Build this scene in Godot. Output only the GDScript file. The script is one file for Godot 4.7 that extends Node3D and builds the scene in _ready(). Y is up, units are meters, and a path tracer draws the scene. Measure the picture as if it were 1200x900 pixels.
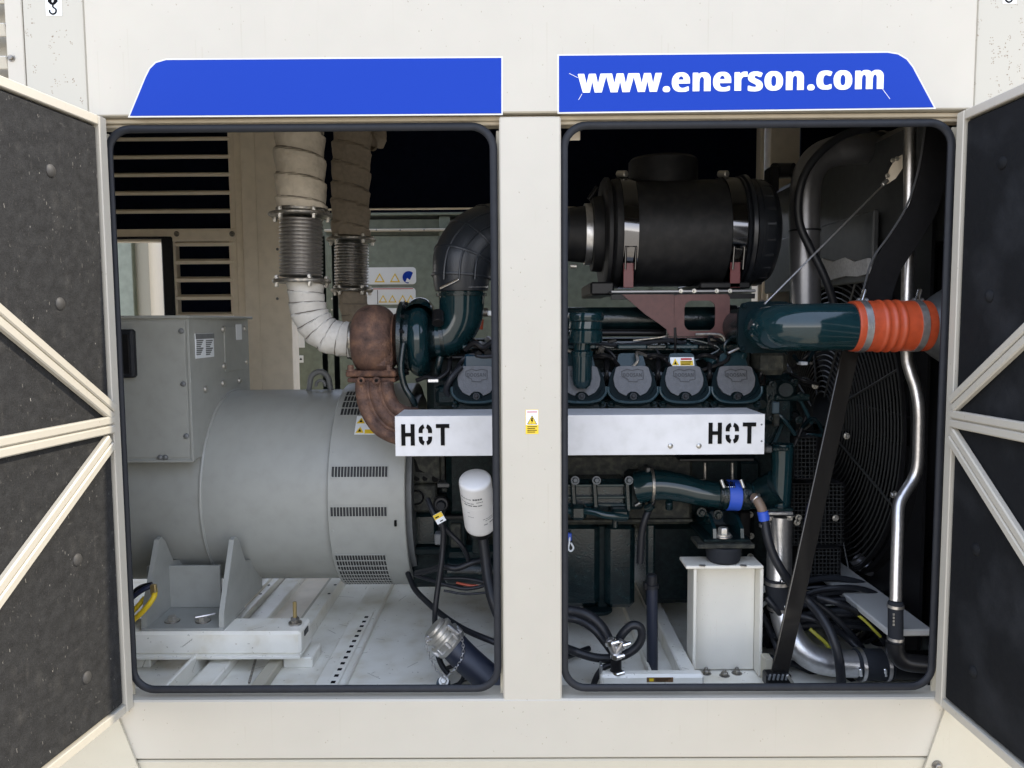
extends Node3D
# A white generator enclosure with its two service doors open. y is up, metres, ground at y = 0, the front face of the enclosure lies at z = 0.

const EYE := 1.6
var cam: Camera3D
var M := {}
var used := {}
var rng := RandomNumberGenerator.new()

# ---------------------------------------------------------------- mesh building
class Mb:
	var v := PackedVector3Array()
	var angle := 38.0

	func tri(a: Vector3, b: Vector3, c: Vector3) -> void:
		v.push_back(a); v.push_back(b); v.push_back(c)

	func quad(a: Vector3, b: Vector3, c: Vector3, d: Vector3) -> void:
		tri(a, b, c); tri(a, c, d)

	func orient(from: int) -> void:
		# closed pieces: turn faces so that their front (clockwise) looks outward
		var vol := 0.0
		var o := v[from]
		for i in range(from, v.size(), 3):
			vol += (v[i] - o).dot((v[i + 1] - o).cross(v[i + 2] - o))
		if vol > 0.0:
			for i in range(from, v.size(), 3):
				var t := v[i + 1]
				v[i + 1] = v[i + 2]
				v[i + 2] = t

	func box(c: Vector3, s: Vector3, b := Basis(), ch := 0.0015) -> Mb:
		var n := v.size()
		var h := s * 0.5
		ch = minf(ch, 0.45 * minf(h.x, minf(h.y, h.z)))
		var P := func(sx, sy, sz, ax) -> Vector3:
			var p := Vector3(sx * h.x, sy * h.y, sz * h.z)
			if ax != 0: p.x -= sx * ch
			if ax != 1: p.y -= sy * ch
			if ax != 2: p.z -= sz * ch
			return c + b * p
		for ax in 3:
			var q := (ax + 1) % 3
			var r := (ax + 2) % 3
			for s0 in [-1, 1]:
				var k := []
				for st in [[-1, -1], [1, -1], [1, 1], [-1, 1]]:
					var sg := [0, 0, 0]
					sg[ax] = s0; sg[q] = st[0]; sg[r] = st[1]
					k.append(P.call(sg[0], sg[1], sg[2], ax))
				if s0 > 0: quad(k[0], k[3], k[2], k[1])
				else: quad(k[0], k[1], k[2], k[3])
			# the four edges that run along ax
			for st in [[-1, -1], [1, -1], [1, 1], [-1, 1]]:
				var e := []
				for s1 in [-1, 1]:
					var sg := [0, 0, 0]
					sg[ax] = s1; sg[q] = st[0]; sg[r] = st[1]
					e.append(P.call(sg[0], sg[1], sg[2], q))
					e.append(P.call(sg[0], sg[1], sg[2], r))
				if st[0] * st[1] > 0: quad(e[0], e[2], e[3], e[1])
				else: quad(e[0], e[1], e[3], e[2])
		for sx in [-1, 1]:
			for sy in [-1, 1]:
				for sz in [-1, 1]:
					var a: Vector3 = P.call(sx, sy, sz, 0)
					var b2: Vector3 = P.call(sx, sy, sz, 1)
					var c2: Vector3 = P.call(sx, sy, sz, 2)
					if sx * sy * sz > 0: tri(a, c2, b2)
					else: tri(a, b2, c2)
		orient(n)
		return self

	func span(a: Vector3, b: Vector3, ch := 0.0015) -> Mb:
		return box((a + b) * 0.5, (b - a).abs(), Basis(), ch)

	# profile of (radius, distance along the axis), turned round the axis
	func lathe(o: Vector3, axis: Vector3, prof: Array, seg := 32, from := 0.0, sweep := TAU) -> Mb:
		var n := v.size()
		var w := axis.normalized()
		var x := w.cross(Vector3(0, 1, 0) if absf(w.y) < 0.9 else Vector3(0, 0, 1)).normalized()
		var y := w.cross(x)
		for i in prof.size() - 1:
			var p: Vector2 = prof[i]
			var q: Vector2 = prof[i + 1]
			for k in seg:
				var a0 := from + sweep * k / seg
				var a1 := from + sweep * (k + 1) / seg
				var d0 := x * cos(a0) + y * sin(a0)
				var d1 := x * cos(a1) + y * sin(a1)
				var A := o + w * p.y + d0 * p.x
				var B := o + w * p.y + d1 * p.x
				var C := o + w * q.y + d1 * q.x
				var D := o + w * q.y + d0 * q.x
				if p.x > 1e-6: tri(A, B, C)
				if q.x > 1e-6: tri(A, C, D)
		orient(n)
		return self

	func cyl(a: Vector3, b: Vector3, r: float, seg := 20, ch := 0.0015) -> Mb:
		var L := a.distance_to(b)
		ch = minf(ch, minf(L * 0.3, r * 0.4))
		return lathe(a, b - a, [Vector2(0, 0), Vector2(r - ch, 0), Vector2(r, ch), Vector2(r, L - ch), Vector2(r - ch, L), Vector2(0, L)], seg)

	func hexbolt(a: Vector3, axis: Vector3, r: float, h: float) -> Mb:
		lathe(a, axis, [Vector2(0, 0), Vector2(r * 1.5, 0), Vector2(r * 1.5, h * 0.2), Vector2(0, h * 0.2)], 16)
		return lathe(a + axis.normalized() * h * 0.2, axis, [Vector2(0, 0), Vector2(r, 0), Vector2(r, h * 0.65), Vector2(r * 0.8, h * 0.8), Vector2(0, h * 0.8)], 6)

	static func smooth(pts: Array, sub := 6) -> PackedVector3Array:
		var out := PackedVector3Array()
		for i in pts.size() - 1:
			var p0: Vector3 = pts[maxi(i - 1, 0)]
			var p1: Vector3 = pts[i]
			var p2: Vector3 = pts[i + 1]
			var p3: Vector3 = pts[mini(i + 2, pts.size() - 1)]
			for k in sub:
				out.push_back(p1.cubic_interpolate(p2, p0, p3, float(k) / sub))
		out.push_back(pts[pts.size() - 1])
		return out

	# a round or flat bar along points; rad may be a Callable(t 0..1) -> float
	func tube(pts, rad, seg := 12, sub := 6, flat := Vector2(1, 1), up := Vector3.ZERO, closed := false) -> Mb:
		var n := v.size()
		var P := PackedVector3Array(pts) if sub < 2 else smooth(pts, sub)
		var m := P.size()
		var rings := []
		var T0 := (P[1] - P[0]).normalized()
		if closed: T0 = (P[1] - P[m - 1]).normalized()
		var nx := up
		if nx == Vector3.ZERO: nx = Vector3(0, 1, 0) if absf(T0.y) < 0.9 else Vector3(1, 0, 0)
		for i in m:
			var t: Vector3
			if closed: t = (P[(i + 1) % m] - P[(i + m - 1) % m]).normalized()
			elif i == 0: t = (P[1] - P[0]).normalized()
			elif i == m - 1: t = (P[m - 1] - P[m - 2]).normalized()
			else: t = (P[i + 1] - P[i - 1]).normalized()
			if up != Vector3.ZERO: nx = up
			nx = (nx - t * nx.dot(t)).normalized()
			var ny := t.cross(nx)
			var r: float = rad.call(float(i) / (m - 1)) if rad is Callable else float(rad)
			var ring := PackedVector3Array()
			for k in seg:
				var a := TAU * (k + (0.5 if seg == 4 else 0.0)) / seg
				var s := 1.41421 if seg == 4 else 1.0
				ring.push_back(P[i] + (nx * cos(a) * flat.x + ny * sin(a) * flat.y) * r * s)
			rings.append(ring)
		for i in (m if closed else m - 1):
			var A: PackedVector3Array = rings[i]
			var B: PackedVector3Array = rings[(i + 1) % m]
			for k in seg:
				var k2 := (k + 1) % seg
				quad(A[k], A[k2], B[k2], B[k])
		if not closed:
			for k in range(1, seg - 1):
				tri(rings[0][0], rings[0][k + 1], rings[0][k])
				tri(rings[m - 1][0], rings[m - 1][k], rings[m - 1][k + 1])
		orient(n)
		return self

	# outline in the xy plane of xf, pushed out along its +z by depth
	func prism(poly: PackedVector2Array, xf: Transform3D, depth: float) -> Mb:
		var n := v.size()
		var idx := Geometry2D.triangulate_polygon(poly)
		var m := poly.size()
		var f := []
		var g := []
		for p in poly:
			f.append(xf * Vector3(p.x, p.y, 0)); g.append(xf * Vector3(p.x, p.y, depth))
		var ccw := not Geometry2D.is_polygon_clockwise(poly)
		for i in range(0, idx.size(), 3):
			var a := poly[idx[i]]
			var b := poly[idx[i + 1]]
			var c := poly[idx[i + 2]]
			var turn := (b - a).cross(c - a) > 0.0
			if turn == ccw:
				tri(f[idx[i]], f[idx[i + 1]], f[idx[i + 2]]); tri(g[idx[i]], g[idx[i + 2]], g[idx[i + 1]])
			else:
				tri(f[idx[i]], f[idx[i + 2]], f[idx[i + 1]]); tri(g[idx[i]], g[idx[i + 1]], g[idx[i + 2]])
		for i in m:
			var j := (i + 1) % m
			quad(f[i], g[i], g[j], f[j])
		orient(n)
		return self

	# a plate with one hole: two outlines with the same number of points
	func ring(outer: PackedVector2Array, inner: PackedVector2Array, xf: Transform3D, depth: float) -> Mb:
		var n := v.size()
		var m := outer.size()
		for i in m:
			var j := (i + 1) % m
			var o0 := xf * Vector3(outer[i].x, outer[i].y, 0)
			var o1 := xf * Vector3(outer[j].x, outer[j].y, 0)
			var i0 := xf * Vector3(inner[i].x, inner[i].y, 0)
			var i1 := xf * Vector3(inner[j].x, inner[j].y, 0)
			var d := xf.basis.z * depth
			quad(o0, o1, i1, i0)
			quad(o1 + d, o0 + d, i0 + d, i1 + d)
			quad(o0, o0 + d, o1 + d, o1)
			quad(i1, i1 + d, i0 + d, i0)
		orient(n)
		return self

	func mesh(mat: Material) -> ArrayMesh:
		var cosmax := cos(deg_to_rad(angle))
		var nt := v.size() / 3
		var fn := PackedVector3Array()
		var un := PackedVector3Array()
		var near := {}
		for t in nt:
			var c := (v[t * 3 + 2] - v[t * 3]).cross(v[t * 3 + 1] - v[t * 3])
			fn.push_back(c); un.push_back(c.normalized())
			for k in 3:
				var key := Vector3i((v[t * 3 + k] * 20000.0).round())
				if near.has(key): near[key].append(t)
				else: near[key] = [t]
		var nn := PackedVector3Array()
		nn.resize(v.size())
		for t in nt:
			for k in 3:
				var key := Vector3i((v[t * 3 + k] * 20000.0).round())
				var s := Vector3.ZERO
				for q in near[key]:
					if un[q].dot(un[t]) > cosmax: s += fn[q]
				nn[t * 3 + k] = s.normalized() if s.length_squared() > 1e-20 else Vector3.UP
		var arr := []
		arr.resize(Mesh.ARRAY_MAX)
		arr[Mesh.ARRAY_VERTEX] = v
		arr[Mesh.ARRAY_NORMAL] = nn
		var am := ArrayMesh.new()
		am.add_surface_from_arrays(Mesh.PRIMITIVE_TRIANGLES, arr)
		am.surface_set_material(0, mat)
		return am

# ---------------------------------------------------------------- objects
func numbered(called: String) -> String:
	if not used.has(called):
		used[called] = 0
		return called
	used[called] += 1
	return "%s_%03d" % [called, used[called]]

func thing(called: String, label: String, category: String, group := "", at_ := Vector3.ZERO) -> Node3D:
	var o := Node3D.new()
	o.name = numbered(called)
	add_child(o)
	o.position = at_
	o.set_meta("label", label)
	o.set_meta("category", category)
	if group: o.set_meta("group", group)
	return o

func put(called: String, b: Mb, mat: Material, parent: Node3D, label := "") -> MeshInstance3D:
	var o := MeshInstance3D.new()
	o.name = called
	o.mesh = b.mesh(mat)
	parent.add_child(o, true)
	var p := parent
	var off := Vector3.ZERO
	while p != self and p != null:
		off += p.position
		p = p.get_parent() as Node3D
	o.position = -off
	if label: o.set_meta("label", label)
	return o

func again(src: MeshInstance3D, shift: Vector3, parent: Node3D) -> MeshInstance3D:
	var o := src.duplicate() as MeshInstance3D
	o.name = src.name.rstrip("0123456789").trim_suffix("_")
	parent.add_child(o, true)
	o.position = src.position + shift
	return o

func single(called: String, b: Mb, mat: Material, label: String, category: String, group := "") -> MeshInstance3D:
	var o := put(numbered(called), b, mat, self)
	o.set_meta("label", label)
	o.set_meta("category", category)
	if group: o.set_meta("group", group)
	return o

func text(called: String, s: String, centre: Vector3, width: float, height: float, depth: float, basis_: Basis, mat: Material, parent: Node3D, bold := true, face := "Droid Sans") -> MeshInstance3D:
	var f := SystemFont.new()
	f.font_names = PackedStringArray([face])
	f.font_weight = 700 if bold else 400
	var t := TextMesh.new()
	t.font = f
	t.text = s
	t.font_size = 64
	t.pixel_size = 0.01
	t.depth = 0.1
	t.material = mat
	var bb := t.get_aabb()
	var o := MeshInstance3D.new()
	o.name = called
	o.mesh = t
	parent.add_child(o, true)
	var p := parent
	var off := Vector3.ZERO
	while p != self and p != null:
		off += p.position
		p = p.get_parent() as Node3D
	var sc := Vector3(width / bb.size.x, height / bb.size.y, depth / maxf(bb.size.z, 0.001))
	var b := basis_ * Basis.from_scale(sc)
	o.transform = Transform3D(b, centre - off - b * bb.get_center())
	return o

# ---------------------------------------------------------------- measuring: where a sight line of the survey photo meets a plane of the place
func ray(u: float, w: float) -> Vector3:
	return cam.basis * Vector3((u - 600.0) / 901.0, (450.0 - w) / 901.0, -1.0)

func at(u: float, w: float, z: float) -> Vector3:
	var d := ray(u, w)
	return cam.position + d * ((z - cam.position.z) / d.z)

func atx(u: float, w: float, x: float) -> Vector3:
	var d := ray(u, w)
	return cam.position + d * ((x - cam.position.x) / d.x)

func aty(u: float, w: float, y: float) -> Vector3:
	var d := ray(u, w)
	return cam.position + d * ((y - cam.position.y) / d.y)

func mm(z: float) -> float:          # metres per pixel at that depth
	return (1.9 - z) / 901.0

func path(a: Array) -> Array:
	var out := []
	for p in a: out.append(at(p[0], p[1], p[2]))
	return out

func block(u0, w0, u1, w1, z0, z1, ch := 0.003) -> Mb:   # a box whose front face (at z1) fills that rectangle, reaching back to z0
	var a := at(u0, w1, z1)
	var b := at(u1, w0, z1)
	return Mb.new().span(Vector3(a.x, a.y, z0), Vector3(b.x, b.y, z1), ch)

func rrect(w: float, h: float, r: float, n := 6, c := Vector2.ZERO) -> PackedVector2Array:
	var out := PackedVector2Array()
	for q in 4:
		var cx: float = (w * 0.5 - r) * [1, -1, -1, 1][q]
		var cy: float = (h * 0.5 - r) * [1, 1, -1, -1][q]
		for k in n + 1:
			var a := PI * 0.5 * (q + float(k) / n)
			out.push_back(c + Vector2(cx + r * cos(a), cy + r * sin(a)))
	return out

func rounded(pts: Array, s: float, sub := 4) -> PackedVector2Array:      # a closed outline with its corners drawn as curves, y down in the list, scaled by s
	var out := PackedVector2Array()
	var n := pts.size()
	for i in n:
		var p: Array = pts[i]
		var a: Array = pts[(i + n - 1) % n]
		var b: Array = pts[(i + 1) % n]
		var P := Vector2(p[0], -p[1]) * s
		var A := P.lerp(Vector2(a[0], -a[1]) * s, 0.2)
		var B := P.lerp(Vector2(b[0], -b[1]) * s, 0.2)
		for k in sub + 1:
			var t := float(k) / sub
			out.push_back(A.lerp(P, t).lerp(P.lerp(B, t), t))
	return out

func flat_at(c: Vector3) -> Transform3D:
	return Transform3D(Basis(), c)

func poly_at(pts: Array, z: float) -> PackedVector2Array:      # an outline in the plane z, for prism with flat_at((0, 0, z))
	var out := PackedVector2Array()
	for p in pts:
		var q := at(p[0], p[1], z)
		out.push_back(Vector2(q.x, q.y))
	return out

# ---------------------------------------------------------------- materials
func noise(seed_: int, freq: float, kind := FastNoiseLite.TYPE_SIMPLEX_SMOOTH, oct := 4) -> FastNoiseLite:
	var n := FastNoiseLite.new()
	n.seed = seed_
	n.noise_type = kind
	n.frequency = freq
	n.fractal_octaves = oct
	return n

func ramp_tex(n: FastNoiseLite, size: int, stops: Array) -> ImageTexture:
	var im := n.get_seamless_image(size, size)
	im.convert(Image.FORMAT_RGB8)
	var g := Gradient.new()
	g.offsets = PackedFloat32Array(stops.map(func(s): return s[0]))
	g.colors = PackedColorArray(stops.map(func(s): return s[1]))
	var lut := []
	for i in 256: lut.append(g.sample(i / 255.0))
	for y in size:
		for x in size:
			im.set_pixel(x, y, lut[int(im.get_pixel(x, y).r * 255.0)])
	im.generate_mipmaps()
	return ImageTexture.create_from_image(im)

func bump_tex(n: FastNoiseLite, size: int, strength: float) -> ImageTexture:
	var im := n.get_seamless_image(size, size)
	im.convert(Image.FORMAT_RGBA8)
	im.bump_map_to_normal_map(strength)
	return ImageTexture.create_from_image(im)

func lin(r: float, g: float, b: float) -> Color:
	return Color(r, g, b).linear_to_srgb()

func mat(called: String, c: Color, rough: float, metal := 0.0, tex: Texture2D = null, scale := 1.0, nrm: Texture2D = null, nscale := 1.0) -> StandardMaterial3D:
	var m := StandardMaterial3D.new()
	m.resource_name = called
	m.albedo_color = c
	m.roughness = rough
	m.metallic = metal
	if tex or nrm:
		m.uv1_triplanar = true
		m.uv1_world_triplanar = true
		m.uv1_scale = Vector3.ONE * scale
	if tex: m.albedo_texture = tex
	if nrm:
		m.normal_enabled = true
		m.normal_texture = nrm
		m.normal_scale = nscale
	M[called] = m
	return m

func make_materials() -> void:
	var W := Color.WHITE
	# paint: almost even, with faint runs and a few specks
	var pn := noise(3, 0.008, FastNoiseLite.TYPE_SIMPLEX_SMOOTH, 5).get_seamless_image(1024, 1024)
	pn.convert(Image.FORMAT_RGB8)
	for y in 1024:
		for x in 1024:
			var k := 0.982 + 0.018 * pn.get_pixel(x, y).r
			pn.set_pixel(x, y, Color(k, k * 0.998, k * 0.993))
	for i in 46:
		var x := 8 + rng.randi() % 1000
		var y := rng.randi() % 1024
		var n := 30 + rng.randi() % 160
		var w := 1 + rng.randi() % 3
		for k in n:
			for d in w:
				var q := pn.get_pixel(x + d, (y + k) % 1024)
				pn.set_pixel(x + d, (y + k) % 1024, q.lerp(Color(0.80, 0.74, 0.63), 0.10 * (1.0 - float(k) / n)))
	for i in 260:
		var x := rng.randi() % 1020
		var y := rng.randi() % 1020
		var c := Color(0.62, 0.54, 0.44).lerp(Color(0.85, 0.82, 0.76), rng.randf())
		for k in 1 + rng.randi() % 3: pn.set_pixel(x + rng.randi() % 2, y + k, c)
	var stain := ImageTexture.create_from_image(pn)
	var grime := ramp_tex(noise(7, 0.012, FastNoiseLite.TYPE_SIMPLEX_SMOOTH, 6), 512, [[0.0, Color(0.89, 0.87, 0.82)], [0.3, Color(0.955, 0.95, 0.935)], [0.6, Color(0.985, 0.985, 0.98)], [1.0, W]])
	var gi := grime.get_image()
	gi.clear_mipmaps()
	for i in 240:
		var x := rng.randi() % 505
		var y := rng.randi() % 505
		var c := Color(0.30, 0.27, 0.22).lerp(Color(0.75, 0.70, 0.62), rng.randf())
		for k in 1 + rng.randi() % 4: gi.set_pixel(x + rng.randi() % 3, y + rng.randi() % 3, c)
	for i in 26:      # scratches
		var x := 40 + rng.randi() % 420
		var y := 40 + rng.randi() % 420
		var a := rng.randf() * TAU
		for k in 8 + rng.randi() % 30: gi.set_pixel(int(x + cos(a) * k), int(y + sin(a) * k), Color(0.62, 0.60, 0.56))
	grime = ImageTexture.create_from_image(gi)
	var dust := ramp_tex(noise(5, 0.02, FastNoiseLite.TYPE_SIMPLEX_SMOOTH, 5), 512, [[0.0, Color(0.85, 0.85, 0.85)], [0.5, Color(0.93, 0.93, 0.93)], [1.0, W]])
	var faint := ramp_tex(noise(6, 0.02, FastNoiseLite.TYPE_SIMPLEX_SMOOTH, 5), 512, [[0.0, Color(0.94, 0.94, 0.935)], [0.5, Color(0.98, 0.98, 0.98)], [1.0, W]])
	var dusty := ramp_tex(noise(8, 0.02, FastNoiseLite.TYPE_SIMPLEX_SMOOTH, 5), 512, [[0.0, Color(0.6, 0.6, 0.6)], [0.45, Color(0.75, 0.75, 0.75)], [0.7, Color(0.95, 0.93, 0.88)], [1.0, W]])
	var fine := bump_tex(noise(11, 0.08, FastNoiseLite.TYPE_SIMPLEX, 3), 256, 1.2)
	var orange_peel := bump_tex(noise(12, 0.03, FastNoiseLite.TYPE_SIMPLEX_SMOOTH, 2), 256, 0.8)
	var cast := bump_tex(noise(13, 0.15, FastNoiseLite.TYPE_SIMPLEX, 3), 256, 3.0)
	var rust := ramp_tex(noise(17, 0.015, FastNoiseLite.TYPE_SIMPLEX_SMOOTH, 5), 512, [[0.0, lin(0.04, 0.025, 0.02)], [0.35, lin(0.10, 0.058, 0.045)], [0.6, lin(0.15, 0.085, 0.06)], [0.8, lin(0.22, 0.12, 0.075)], [1.0, lin(0.26, 0.16, 0.11)]])
	var cloth := bump_tex(noise(19, 0.25, FastNoiseLite.TYPE_VALUE, 2), 256, 3.0)
	# foam skin: dark with pale flecks and scuffs
	var fo := noise(23, 0.02, FastNoiseLite.TYPE_SIMPLEX_SMOOTH, 5).get_seamless_image(1024, 1024)
	fo.convert(Image.FORMAT_RGB8)
	for y in 1024:
		for x in 1024:
			var k := fo.get_pixel(x, y).r
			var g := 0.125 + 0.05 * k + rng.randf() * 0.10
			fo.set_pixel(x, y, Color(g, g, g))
	for i in 1100:
		var x := rng.randi() % 1020
		var y := rng.randi() % 1000
		var L := 1 + int(rng.randf() * rng.randf() * 14.0)
		var c := 0.26 + 0.5 * rng.randf() * rng.randf()
		for k in L:
			fo.set_pixel((x + (k / 5 if i % 3 else 0)) % 1024, (y + k) % 1024, Color(c, c * 0.98, c * 0.94))
			if L > 4 or i % 2: fo.set_pixel((x + 1 + (k / 5 if i % 3 else 0)) % 1024, (y + k) % 1024, Color(c, c * 0.98, c * 0.94) * 0.8)
	for i in 60:      # pale dusty scuffs
		var x := rng.randi() % 1024
		var y := rng.randi() % 1024
		var rx := 6 + rng.randi() % 26
		var ry := 10 + rng.randi() % 40
		for dy in range(-ry, ry):
			for dx in range(-rx, rx):
				var q := 1.0 - Vector2(float(dx) / rx, float(dy) / ry).length()
				if q <= 0.0 or rng.randf() > 0.55: continue
				var px := (x + dx + 1024) % 1024
				var py := (y + dy + 1024) % 1024
				fo.set_pixel(px, py, fo.get_pixel(px, py).lerp(Color(0.5, 0.48, 0.45), 0.22 * q))
	var foam_tex := ImageTexture.create_from_image(fo)
	var fd := noise(29, 0.006, FastNoiseLite.TYPE_SIMPLEX_SMOOTH, 5).get_seamless_image(512, 512)
	fd.convert(Image.FORMAT_RGB8)
	for y in 512:
		for x in 512:
			var k := fd.get_pixel(x, y).r
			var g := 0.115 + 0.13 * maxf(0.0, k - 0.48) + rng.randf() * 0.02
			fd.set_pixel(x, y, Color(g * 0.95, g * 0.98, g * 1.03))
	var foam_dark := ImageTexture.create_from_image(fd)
	var conc := ramp_tex(noise(31, 0.02, FastNoiseLite.TYPE_SIMPLEX_SMOOTH, 6), 512, [[0.0, lin(0.36, 0.31, 0.23)], [0.5, lin(0.47, 0.41, 0.31)], [1.0, lin(0.54, 0.48, 0.38)]])

	mat("cream", lin(0.475, 0.446, 0.378), 0.42, 0.0, stain, 0.9, orange_peel, 0.05)
	mat("tan", lin(0.46, 0.395, 0.29), 0.5, 0.0, faint, 1.7)
	mat("cream_dirty", lin(0.48, 0.445, 0.35), 0.5, 0.0, stain, 1.7, orange_peel, 0.08)
	mat("beige", lin(0.88, 0.785, 0.64), 0.5, 0.0, faint, 1.3)
	mat("floor", lin(0.88, 0.855, 0.765), 0.38, 0.0, grime, 1.1, orange_peel, 0.06)
	mat("pedestal", lin(0.74, 0.71, 0.62), 0.45, 0.0, stain, 1.4, orange_peel, 0.08)
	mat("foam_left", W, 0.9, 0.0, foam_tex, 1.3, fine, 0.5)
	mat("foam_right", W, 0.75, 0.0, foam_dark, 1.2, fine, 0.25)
	mat("lining", lin(0.006, 0.009, 0.022), 0.8, 0.0, dust, 2.0)
	mat("rubber", lin(0.019, 0.021, 0.026), 0.55, 0.0, dust, 3.0)
	mat("hose", lin(0.012, 0.013, 0.016), 0.42)
	mat("hose_matt", lin(0.018, 0.02, 0.024), 0.7)
	mat("blue", lin(0.006, 0.039, 0.33), 0.5)
	mat("white", lin(0.82, 0.82, 0.82), 0.4)
	mat("black_paint", lin(0.012, 0.012, 0.013), 0.3, 0.0, dust, 4.0)
	mat("black_ink", lin(0.008, 0.008, 0.008), 0.6)
	mat("grey_paint", lin(0.335, 0.342, 0.315), 0.40, 0.0, faint, 1.4, orange_peel, 0.08)
	mat("grey_dark", lin(0.17, 0.178, 0.18), 0.5, 0.0, dust, 2.0)
	mat("green", lin(0.006, 0.019, 0.023), 0.25, 0.0, dusty, 3.0, cast, 0.12)
	mat("green_pipe", lin(0.006, 0.024, 0.029), 0.1, 0.0, dust, 3.0, orange_peel, 0.12)
	mat("green_lid", lin(0.010, 0.032, 0.04), 0.35, 0.0, faint, 3.0, cast, 0.15)
	mat("green_matt", lin(0.006, 0.015, 0.017), 0.42, 0.0, dusty, 4.0, cast, 0.35)
	mat("block_grey", lin(0.055, 0.058, 0.051), 0.6, 0.0, dusty, 3.0, cast, 0.3)
	mat("head_cover", lin(0.10, 0.105, 0.115), 0.5, 0.0, dust, 4.0, cast, 0.25)
	mat("rust", W, 0.75, 0.25, rust, 2.6, cast, 0.6)
	mat("rust_light", lin(0.9, 0.8, 0.7), 0.8, 0.2, rust, 4.0, cast, 0.4)
	mat("wrap_new", lin(0.60, 0.58, 0.535), 0.75, 0.0, faint, 5.0, cloth, 0.4)
	mat("wrap_old", lin(0.56, 0.50, 0.41), 0.9, 0.0, dust, 2.0, cloth, 0.4)
	mat("seam", lin(0.16, 0.14, 0.115), 0.9)
	var hb := mat("head_body", lin(0.003, 0.010, 0.013), 0.4, 0.0, dust, 4.0, cast, 0.2)
	hb.metallic_specular = 0.16
	mat("steel", lin(0.66, 0.64, 0.62), 0.34, 0.95, dust, 6.0)
	mat("steel_dull", lin(0.42, 0.40, 0.37), 0.42, 0.85, dusty, 6.0)
	mat("chrome", lin(0.72, 0.71, 0.70), 0.12, 1.0)
	mat("alu", lin(0.62, 0.62, 0.62), 0.3, 0.9, dust, 5.0, cast, 0.2)
	mat("zinc", lin(0.52, 0.5, 0.45), 0.4, 0.8)
	mat("brass", lin(0.55, 0.42, 0.2), 0.35, 0.9)
	mat("shield", lin(0.64, 0.64, 0.64), 0.42, 0.0, faint, 1.6)
	mat("oxide", lin(0.115, 0.042, 0.036), 0.5, 0.0, dust, 4.0)
	mat("red", lin(0.45, 0.02, 0.02), 0.4)
	mat("orange", lin(0.43, 0.062, 0.018), 0.42, 0.0, dust, 4.0)
	mat("clamp_blue", lin(0.03, 0.09, 0.5), 0.4)
	mat("yellow", lin(0.75, 0.52, 0.02), 0.45)
	mat("canister", lin(0.0165, 0.0175, 0.0205), 0.52, 0.0, dusty, 2.0, orange_peel, 0.15)
	mat("canister_shine", lin(0.012, 0.014, 0.018), 0.3, 0.0, dust, 2.0)
	mat("elbow_rubber", lin(0.016, 0.02, 0.026), 0.36, 0.0, dust, 5.0, cast, 0.15)
	mat("cabinet", lin(0.2, 0.235, 0.19), 0.45, 0.0, dust, 1.5)
	mat("paper", lin(0.75, 0.78, 0.80), 0.5)
	mat("filter_white", lin(0.76, 0.75, 0.73), 0.3)
	mat("pipe_dark", lin(0.21, 0.21, 0.22), 0.33, 0.7, faint, 3.0)
	mat("mesh_black", lin(0.015, 0.015, 0.016), 0.4)
	mat("guard_wire", lin(0.04, 0.042, 0.041), 0.4, 0.2)
	mat("radiator", lin(0.02, 0.021, 0.022), 0.6)
	mat("tank_grey", lin(0.065, 0.068, 0.07), 0.4, 0.2, dust, 2.0)
	mat("torn", lin(0.45, 0.45, 0.45), 0.9, 0.0, dust, 6.0)
	mat("rust_speck", lin(0.13, 0.075, 0.045), 0.9)
	mat("concrete", W, 0.9, 0.0, conc, 0.5, cast, 0.4)
	for q in [["foam_left", 0.12], ["foam_right", 0.16], ["black_ink", 0.12], ["lining", 0.12], ["radiator", 0.2], ["mesh_black", 0.25], ["black_paint", 0.32], ["hose_matt", 0.3], ["green_matt", 0.28], ["hose", 0.4], ["blue", 0.25], ["rubber", 0.35], ["canister", 0.4], ["block_grey", 0.3]]:
		(M[q[0]] as StandardMaterial3D).metallic_specular = q[1]

func _ready() -> void:
	rng.seed = 7
	cam = Camera3D.new()
	cam.name = "camera"
	add_child(cam)
	cam.position = Vector3(0, EYE, 1.9)
	cam.rotation_degrees = Vector3(-4.48, 0.327, -0.378)
	cam.fov = 53.08
	cam.near = 0.05
	cam.far = 400.0
	cam.current = true
	var env := Environment.new()
	env.background_mode = Environment.BG_SKY
	var sky := Sky.new()
	var sm := ProceduralSkyMaterial.new()
	sm.sky_top_color = Color(0.54, 0.585, 0.675)
	sm.sky_horizon_color = Color(0.89, 0.87, 0.84)
	sm.sky_curve = 0.12
	sm.ground_bottom_color = Color(0.42, 0.38, 0.32)
	sm.ground_horizon_color = Color(0.62, 0.60, 0.56)
	sm.sky_energy_multiplier = 2.1
	sky.sky_material = sm
	env.sky = sky
	env.tonemap_mode = Environment.TONE_MAPPER_LINEAR
	env.tonemap_exposure = 1.24
	env.sdfgi_enabled = true
	env.ssao_enabled = true
	env.ssil_enabled = true
	var we := WorldEnvironment.new()
	we.name = "world_environment"
	we.environment = env
	add_child(we)
	var sun := DirectionalLight3D.new()
	sun.name = "sun"
	sun.light_energy = 1.3
	sun.light_color = Color(1.0, 0.95, 0.86)
	sun.light_angular_distance = 0.5
	sun.shadow_enabled = true
	add_child(sun)
	sun.look_at_from_position(Vector3.ZERO, Vector3(-0.70, -0.71, 0.03), Vector3.UP)

	make_materials()
	build_ground()
	build_enclosure()
	build_doors()
	build_back()
	build_skid()
	build_alternator()
	build_exhaust()
	build_turbo()
	build_engine()
	build_shield()
	build_filters()
	build_air_cleaner()
	build_cooling()
	build_pipes()
	build_mount()
	build_cables()
	build_marks()
	settle()

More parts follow.
